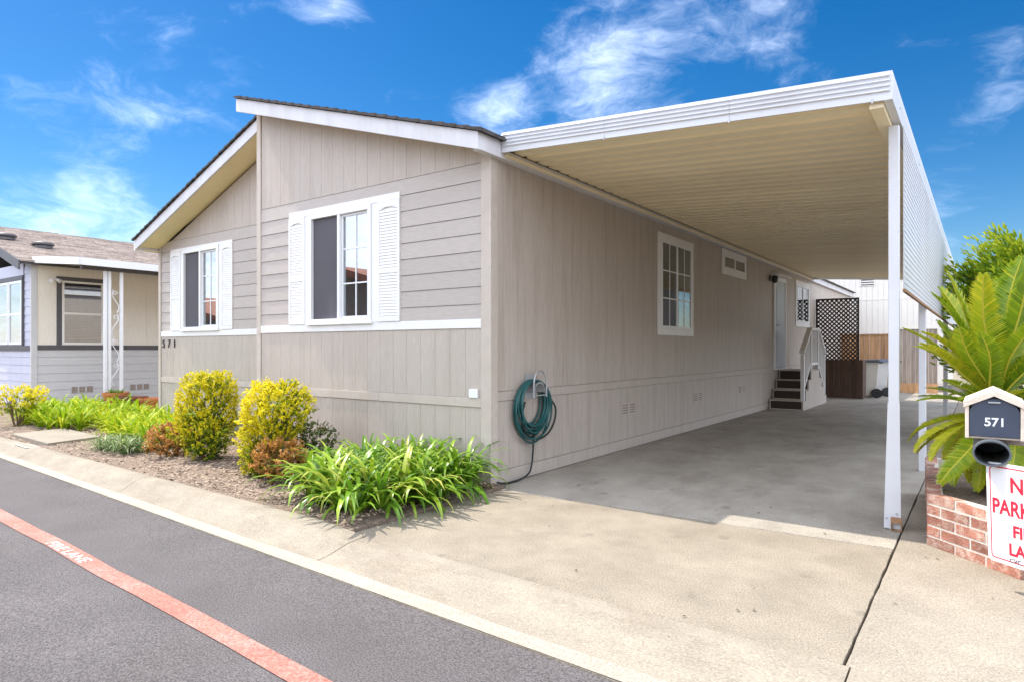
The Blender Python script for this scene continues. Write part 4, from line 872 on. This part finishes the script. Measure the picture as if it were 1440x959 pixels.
# pots
def pot(x, y, r, h, m, label):
    o = part('flower_pot', MB().lathe([(r*.68, 0), (r*.95, h*.85), (r*1.02, h*.85), (r*1.04, h), (r*.92, h), (r*.86, h*.82), (.01, h*.8)], (x, y, .03), 22), m, smooth=False); tag(o, label, 'pot', 'pots on the neighbouring porch'); return o
pot(-9.45, 1.22, .27, .34, 'terracotta', 'orange terracotta pot nearest the taupe home corner'); pot(-9.95, 1.02, .29, .36, 'potdark', 'wide brown glazed pot in the middle of the pot row'); pot(-10.6, 1.0, .24, .42, 'terracotta', 'terracotta pot holding a dark green plant below the scrolled post')
rosettes('potted_plant', 'dark green grassy plant in a terracotta pot below the scrolled post', 'plant', (-10.6, 1.0, .38), [(-10.6+.1*math.cos(i*1.3), 1.0+.1*math.sin(i*1.3), .4) for i in range(5)], 20, leaf_set(5, (.12, .2), (.012, .02), (.8, 1.8), 41, 4), 'agap', 60)

# ------------------------------------------------------------------ brick planter, sago palm, mailbox, sign
PL = thing('brick_planter', 'low red brick planter with pale mortar at the driveway edge', 'planter', (4.0, .8, 0))
PP = [(3.47, 2.1), (3.585, .285), (4.075, -.205), (4.62, .33), (4.62, 2.1)]
def inset(P, d):
    o = []; n = len(P)
    for i in range(n):
        p0, p1, p2 = Vector(P[i-1]), Vector(P[i]), Vector(P[(i+1) % n]); a = (p1-p0).normalized(); b = (p2-p1).normalized(); n1_, n2_ = Vector((-a.y, a.x)), Vector((-b.y, b.x)); bi = (n1_+n2_).normalized(); o.append(tuple(p1+bi*d/max(.3, bi.dot(n1_))))
    return o
core_o = inset(PP, .0025); core_i = inset(PP, .092); cm = MB(); n5 = len(PP)
for i in range(n5):
    j = (i+1) % n5; cm.prism([(*core_o[i], 0), (*core_o[j], 0), (*core_i[j], 0), (*core_i[i], 0)], [(*core_o[i], .352), (*core_o[j], .352), (*core_i[j], .352), (*core_i[i], .352)])
part('mortar_core', cm, 'mortar', PL)
r_ = random.Random(12); bmesh_cache = {}
for i in range(n5):
    a, b = Vector(PP[i]), Vector(PP[(i+1) % n5]); d_ = (b-a); Ln = d_.length; d_.normalize(); nn = Vector((-d_.y, d_.x)); ang = math.atan2(d_.y, d_.x)
    nb = max(2, round(Ln/.208)); 
    for c_ in range(5):
        cuts = [0]+[(k+(.5 if c_ % 2 else 0))*Ln/nb for k in range(0 if c_ % 2 else 1, nb)]+[Ln]
        for u0, u1 in zip(cuts[:-1], cuts[1:]):
            g0 = .007 if u0 > 0 else .001; g1 = .007 if u1 < Ln else .001; l = u1-u0-g0-g1
            key = (round(l, 3), c_ == 4); 
            if key not in bmesh_cache:
                q = MB().box(0, l, 0, .088, 0, .0585).mesh('brick', 'brick'); bmesh_cache[key] = q
            p = a+d_*(u0+g0); o = link('brick', bmesh_cache[key], PL, (p.x-4.0+nn.x*r_.uniform(-.003, .003), p.y-.8+nn.y*r_.uniform(-.003, .003), .004+.0725*c_)); o.rotation_euler = (r_.uniform(-.01, .01), r_.uniform(-.006, .006), ang)
so_ = inset(PP, .095); part('soil', MB().quad(*[(x, y, .29+.02*(i % 2)) for i, (x, y) in enumerate(so_)]), 'soil', PL)
# sago palm
SG = thing('sago_palm', 'sago palm with stiff yellow green feather fronds growing in the brick planter', 'palm', (3.98, .74, .3))
tk = MB().tube([(3.98, .74, .25), (3.975, .745, .5), (3.97, .75, .78), (3.97, .75, .92)], lambda t: .075+.03*math.sin(t*3)+.015*t, 12)
part('trunk', tk, 'bark', SG)
sc_ = MB(); r_ = random.Random(4)
for i in range(150):
    z = .28+.6*i/150; a = i*2.4; rr = .09; p = Vector((3.975+rr*math.cos(a), .745+rr*math.sin(a), z)); d_ = Vector((math.cos(a), math.sin(a), .9)).normalized(); s_ = d_.cross(Vector((0, 0, 1))).normalized()*.016
    sc_.prism([p-s_, p+s_, p+s_*.3+Vector((0, 0, .02))], [p-s_*.5+d_*.06, p+s_*.5+d_*.06, p+d_*.06+Vector((0, 0, .012))])
o = part('trunk_scales', sc_, 'bark', SG); o['kind'] = 'stuff'
def frond(L_, bend, seed, npair=60, lw=.135, rv=.5):
    """frond along +X from origin, curving; leaflets in a V"""
    r_ = random.Random(seed); ang = 0; x = z = 0; path_ = []; seg = 28
    for i in range(seg+1): path_.append((Vector((x, .02*math.sin(i*.2+seed), z)), ang)); x += math.cos(ang)*L_/seg; z += math.sin(ang)*L_/seg; ang -= bend/seg*(.4+1.2*i/seg)
    m = MB(); m.r = []; mid = MB(); mid.tube([p for p, a in path_], lambda t: .010*(1-.8*t)+.0015, 5); mid.r = [.6]*len(mid.v)
    for k in range(npair):
        t = .10+.90*k/(npair-1); fi = t*seg; i = min(seg-1, int(fi)); p = path_[i][0].lerp(path_[i+1][0], fi-i); a = path_[i][1]
        tx = Vector((math.cos(a), 0, math.sin(a))); up = Vector((-math.sin(a), 0, math.cos(a)))
        ln = lw*(min(1, .45+t*2.4) if t < .5 else (1-((t-.5)/.5)**2.6*.72))*r_.uniform(.88, 1.08)
        for sg_ in (-1, 1):
            if r_.random() < .015: continue
            d_ = (tx*(.55+.5*t)+Vector((0, sg_, 0))*1.0+up*r_.uniform(.30, .5)).normalized(); w = L_/npair*.78; tip = p+d_*ln-up*.012*r_.random(); mi = p+d_*ln*.55+up*.004
            i0 = len(m.v); m.v += [tuple(q) for q in (p-tx*w*.7, p+tx*w*.7, mi+tx*w*.8, tip, mi-tx*w*.8)]; m.f.append((i0, i0+1, i0+2, i0+3, i0+4)); dd = r_.uniform(-.12, .12)+(.25 if r_.random() < .06 else 0); m.r += [min(1, max(0, rv+dd))]*3+[min(1, rv+dd+.22)]+[min(1, max(0, rv+dd))]
    return m, mid
fr = [frond(1.0, b, s, rv=rv) for b, s, rv in ((.25, 1, .62), (.5, 2, .55), (.75, 3, .6), (.15, 4, .45), (1.2, 5, .66), (.4, 6, .32))]
frm = [(a.mesh('frond', 'sago'), b.mesh('midrib', 'sagom')) for a, b in fr]
def place(az, el, s_, k, roll=0, h=.93, w=1.):
    s_ *= 1-(.22*max(0, -math.cos(R(az)))*math.cos(R(el))+.10*max(0, -math.sin(R(az))))*(1 if el > 10 else -.15)
    M_ = Matrix.Translation((-.01, .01, h-.3)) @ Matrix.Rotation(R(az), 4, 'Z') @ Matrix.Rotation(R(-el), 4, 'Y') @ Matrix.Rotation(R(roll), 4, 'X') @ Matrix.Translation((.05, 0, 0)) @ Matrix.Diagonal((s_, s_*w, s_, 1))
    o = link('frond', frm[k][0], SG); o.matrix_local = M_; q = link('midrib', frm[k][1], o)
r_ = random.Random(21)
for i in range(9): place(i*40+r_.uniform(-12, 12)+15, r_.uniform(66, 80), r_.uniform(.95, 1.12), r_.choice((0, 3, 1, 3)), r_.uniform(-15, 15), w=1.1)
for i in range(16): place(i*22.5+r_.uniform(-9, 9), r_.uniform(42, 62), r_.uniform(.74, .88), r_.choice((0, 1, 2, 3)), r_.uniform(-15, 15), w=1.25)
for i in range(18): place(i*20+r_.uniform(-9, 9)+8, r_.uniform(14, 34), r_.uniform(.50, .62), r_.choice((1, 2, 2, 5)), r_.uniform(-18, 18), .90, 1.4)
for i in range(18): place(i*20+r_.uniform(-9, 9)+4, r_.uniform(-22, 6), r_.uniform(.52, .64), r_.choice((2, 4, 5, 4)), r_.uniform(-25, 25), .85, 1.4)
for i in range(14): place(i*25.7+r_.uniform(-9, 9)+20, r_.uniform(-50, -30), r_.uniform(.40, .50), r_.choice((4, 4, 2)), r_.uniform(-40, 40), .80, 1.4)
# mailbox on a post
MBX = thing('mailbox', 'house shaped wooden mailbox with a dark metal door numbered 571 and a round tube below', 'mailbox', (3.94, -.25, .8))
def pent(x0, x1, z0, zs_, zp, y): xm = (x0+x1)/2; return [(x0, y, z0), (x1, y, z0), (x1, y, zs_), (xm, y, zp), (x0, y, zs_)]
yA, yB = -.47, .02
hb = MB()
x0, x1, z0, zs_, zp = 3.813, 4.082, .84, 1.045, 1.118; xm = (x0+x1)/2; th = .018
hb.box(x0, x0+th, yA, yB, z0, zs_-.008); hb.box(x1-th, x1, yA, yB, z0, zs_-.008); hb.box(x0+th, x1-th, yA+.02, yB, z0-.0, z0+.012); hb.box(x0+th, x1-th, yB-.02, yB, z0+.012, zs_-.008)
part('housing', hb, 'mbwood', MBX, .003)
rb = MB()
for s_ in (-1, 1):
    xe = xm+s_*(xm-x0+.008); q = lambda y: [(xm, y, zp), (xe, y, zs_), (xe, y, zs_-.030), (xm, y, zp-.034)]
    rb.prism(q(yA-.012), q(yB+.02))
part('roof_board', rb, 'mbwood', MBX)
part('gable_fill', MB().prism(pent(x0+.02, x1-.02, zs_-.02, zs_-.012, zp-.036, yA+.03), pent(x0+.02, x1-.02, zs_-.02, zs_-.012, zp-.036, yA+.05)), 'mbdark', MBX)
bx = [(x0+.020, z0+.013), (x1-.020, z0+.013)] + [(xm+(x1-x0-.04)/2*math.cos(a), .985+.082*math.sin(a)) for a in [math.pi*i/12 for i in range(13)]]
dr = part('door', MB().prism([(x, yA+.004, z) for x, z in bx], [(x, yA+.028, z) for x, z in bx]), 'mbdark', MBX, .003)
part('door_tab', MB().box(xm-.028, xm+.028, yA-.008, yA+.0035, 1.043, 1.052), 'bracket', dr, .002)
text('numerals', '571', .066, 'numw', frameM((xm+.003, yA+.003, .935), (1, 0, 0), (0, 0, 1)), dr, .0006, bold=.0016)
tb = MB(); n = 24; tx0, tz = 3.935, .775; ro, ri = .088, .079
for (ra, ya_), (rb_, yb_) in (((ro, -.55), (ro, 0)), ((ro, 0), (.01, 0)), ((ri, -.55), (ri, -.02)), ((ri, -.02), (.01, -.02)), ((ro, -.55), (ri, -.55))):
    for k in range(n):
        a, b = 2*math.pi*k/n, 2*math.pi*(k+1)/n; P_ = lambda r1, an, y: (tx0+r1*math.cos(an), y, tz+r1*math.sin(an)*.82-.005)
        tb.quad(P_(ra, a, ya_), P_(ra, b, ya_), P_(rb_, b, yb_), P_(rb_, a, yb_))
part('newspaper_tube', tb, 'tube', MBX, smooth=False)
part('flag', MB().box(4.095, 4.103, -.40, -.385, .93, 1.10).box(4.094, 4.104, -.40, -.33, 1.045, 1.105), 'flag', MBX)
part('arm', MB().box(3.9, 4.2, -.33, -.25, .80, .838), 'post', MBX); part('post', MB().box(4.15, 4.24, -.40, -.31, -.02, .86), 'post', MBX, .006)
# no parking sign, turned 45 degrees
SD_ = Vector((.7071, -.7071, 0)); SN = Vector((-.7071, -.7071, 0)); s0 = Vector((3.915, -.455, 0))
SI = thing('parking_sign', 'white no parking fire lane sign with red letters below the mailbox', 'sign', (s0.x+.16, s0.y-.16, .16))
W_, Z0, Z1 = .46, .165, .715
def rrect(w0, w1, a, b, r, k=5):
    o = []
    for cx_, cz_, st_ in ((w1-r, b-r, 0), (w0+r, b-r, 90), (w0+r, a+r, 180), (w1-r, a+r, 270)):
        for i in range(k+1): an = R(st_+90*i/k); o.append((cx_+r*math.cos(an), cz_+r*math.sin(an)))
    return o
tilt = .03
def S3(u, z, n): zz_ = z-Z0; return s0+SD_*(u-tilt*zz_+.012)+Vector((0, 0, z+tilt*u))+SN*n
lp = rrect(0, W_, Z0, Z1, .03); part('plate', MB().prism([S3(u, z, 0) for u, z in lp], [S3(u, z, .003) for u, z in lp]), 'signw', SI)
a_, b_ = rrect(.020, W_-.020, Z0+.02, Z1-.02, .022), rrect(.027, W_-.027, Z0+.027, Z1-.027, .018); bm_ = MB()
for i in range(len(a_)): j = (i+1) % len(a_); bm_.quad(S3(*a_[i], .0035), S3(*a_[j], .0035), S3(*b_[j], .0035), S3(*b_[i], .0035))
part('border', bm_, 'signr', SI)
up_ = (S3(.2, .5, 0)-S3(.2, .4, 0)); rt_ = (S3(.3, .4, 0)-S3(.2, .4, 0))
for s_, z, sz, c_, sx in (('NO', .60, .115, 'signr', .95), ('PARKING', .472, .115, 'signr', .82), ('FIRE', .352, .088, 'signr', .95), ('LANE', .252, .088, 'signr', .95), ('CVC 22500.1', .196, .030, 'signk', 1.2)):
    p = S3(W_/2, z, .004); text('lettering', s_, sz, c_, frameM(p, rt_, up_), SI, .0004, bold=.003 if c_ == 'signr' else .0006, sx=sx)
sp = s0+SD_*.27-SN*.05; part('back_post', MB().box(-.03, .03, -.03, .03, -.02, .7).xf(Matrix.Translation(sp) @ Matrix.Rotation(R(45), 4, 'Z')), 'post', SI)

# ------------------------------------------------------------------ juniper behind the palm
J = thing('juniper_tree', 'bushy yellow green juniper behind the sago palm', 'tree', (4.9, 7.0, 0))
r_ = random.Random(33)
part('trunk', MB().tube([(4.9, 7, 0), (4.93, 7, .9), (4.88, 7.05, 1.9), (4.9, 7, 2.6)], lambda t: .11*(1-.75*t), 9), 'bark', J)
lb = MB(); f = MB(); f.r = []
for i in range(150):
    z = .5+2.15*(i/150)**.8; a = i*2.4+r_.uniform(-.4, .4); rr = 1.42*math.sqrt(max(.05, 1-((z-1.5)/1.6)**2))*r_.uniform(.72, 1.08); d_ = Vector((math.cos(a), math.sin(a), r_.uniform(.15, .55)+.5*max(0, z-1.9))).normalized()
    st_ = Vector((4.9, 7, z*.86)); en = st_+d_*rr
    if i % 3 == 0: lb.tube([st_, st_.lerp(en, .5)+Vector((0, 0, -.03)), en], lambda t: .022*(1-.8*t), 5)
    cr = r_.uniform(.16, .30)
    for k in range(270):
        q = Vector((r_.gauss(0, 1), r_.gauss(0, 1), r_.gauss(0, 1))).normalized()*cr*r_.random()**.45; q = q+d_*q.dot(d_)*.9; p = en+q-d_*cr*.3; dr_ = (q.normalized()*.8+d_*1.1+Vector((0, 0, .5))+Vector((r_.gauss(0, .35), r_.gauss(0, .35), r_.gauss(0, .35)))).normalized(); l = r_.uniform(.045, .10); w = .013
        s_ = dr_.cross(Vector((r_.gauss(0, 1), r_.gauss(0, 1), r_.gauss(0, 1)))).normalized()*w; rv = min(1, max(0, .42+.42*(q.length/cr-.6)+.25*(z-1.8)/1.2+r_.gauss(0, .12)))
        f.quad(p-s_, p+s_, p+dr_*l*.6+s_*.9, p+dr_*l, p+dr_*l*.6-s_*.9); f.r += [rv*.8, rv*.8, rv, min(1, rv+.15), rv]
    if z > 1.7:
        for q_ in range(2):                                # thin leader shoots
            dr_ = (d_+Vector((r_.gauss(0, .3), r_.gauss(0, .3), 1.0))).normalized(); p0 = en+d_*cr*.6; ll = r_.uniform(.10, .22)
            for k in range(14):
                p = p0+dr_*ll*k/14; s2 = Vector((r_.gauss(0, 1), r_.gauss(0, 1), .8)).normalized(); w_ = s2.cross(dr_).normalized()*.007; l = .05*(1-k/18); f.quad(p-w_, p+w_, p+s2*l*.5+dr_*l*.5+w_*.6, p+s2*l*.5+dr_*l, p+s2*l*.5+dr_*l*.5-w_*.6); f.r += [.45]*5
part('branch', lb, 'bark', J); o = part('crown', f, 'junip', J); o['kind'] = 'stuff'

# ------------------------------------------------------------------ small litter on the concrete
lt = MB(); r_ = random.Random(77)
spots_ = [(3.62, .02), (3.66, -.05), (3.60, -.06), (3.75, -.22), (3.52, -1.05), (2.4, -2.05), (2.55, -2.18), (2.62, -2.22), (2.7, -2.1), (2.2, -1.35), (1.9, -1.6)]
spots_ += [(r_.uniform(.4, 5), r_.uniform(-2.0, 1.5)) for _ in range(36)]
for x, y in spots_:
    a = r_.random()*6.3; l = r_.uniform(.005, .016); u = Vector((math.cos(a), math.sin(a), .15))*l; v_ = Vector((-math.sin(a), math.cos(a), .25))*l*.55; z0 = .006 if y > yk(x) else -.012
    lt.quad(Vector((x, y, z0+.004))-u, Vector((x, y, z0+.002))+v_, Vector((x, y, z0+.006))+u, Vector((x, y, z0+.003))-v_)
o = part('leaf_litter', lt, 'litter'); o['kind'] = 'stuff'; tag(o, 'tiny dark leaf bits scattered on the pale concrete', 'litter')
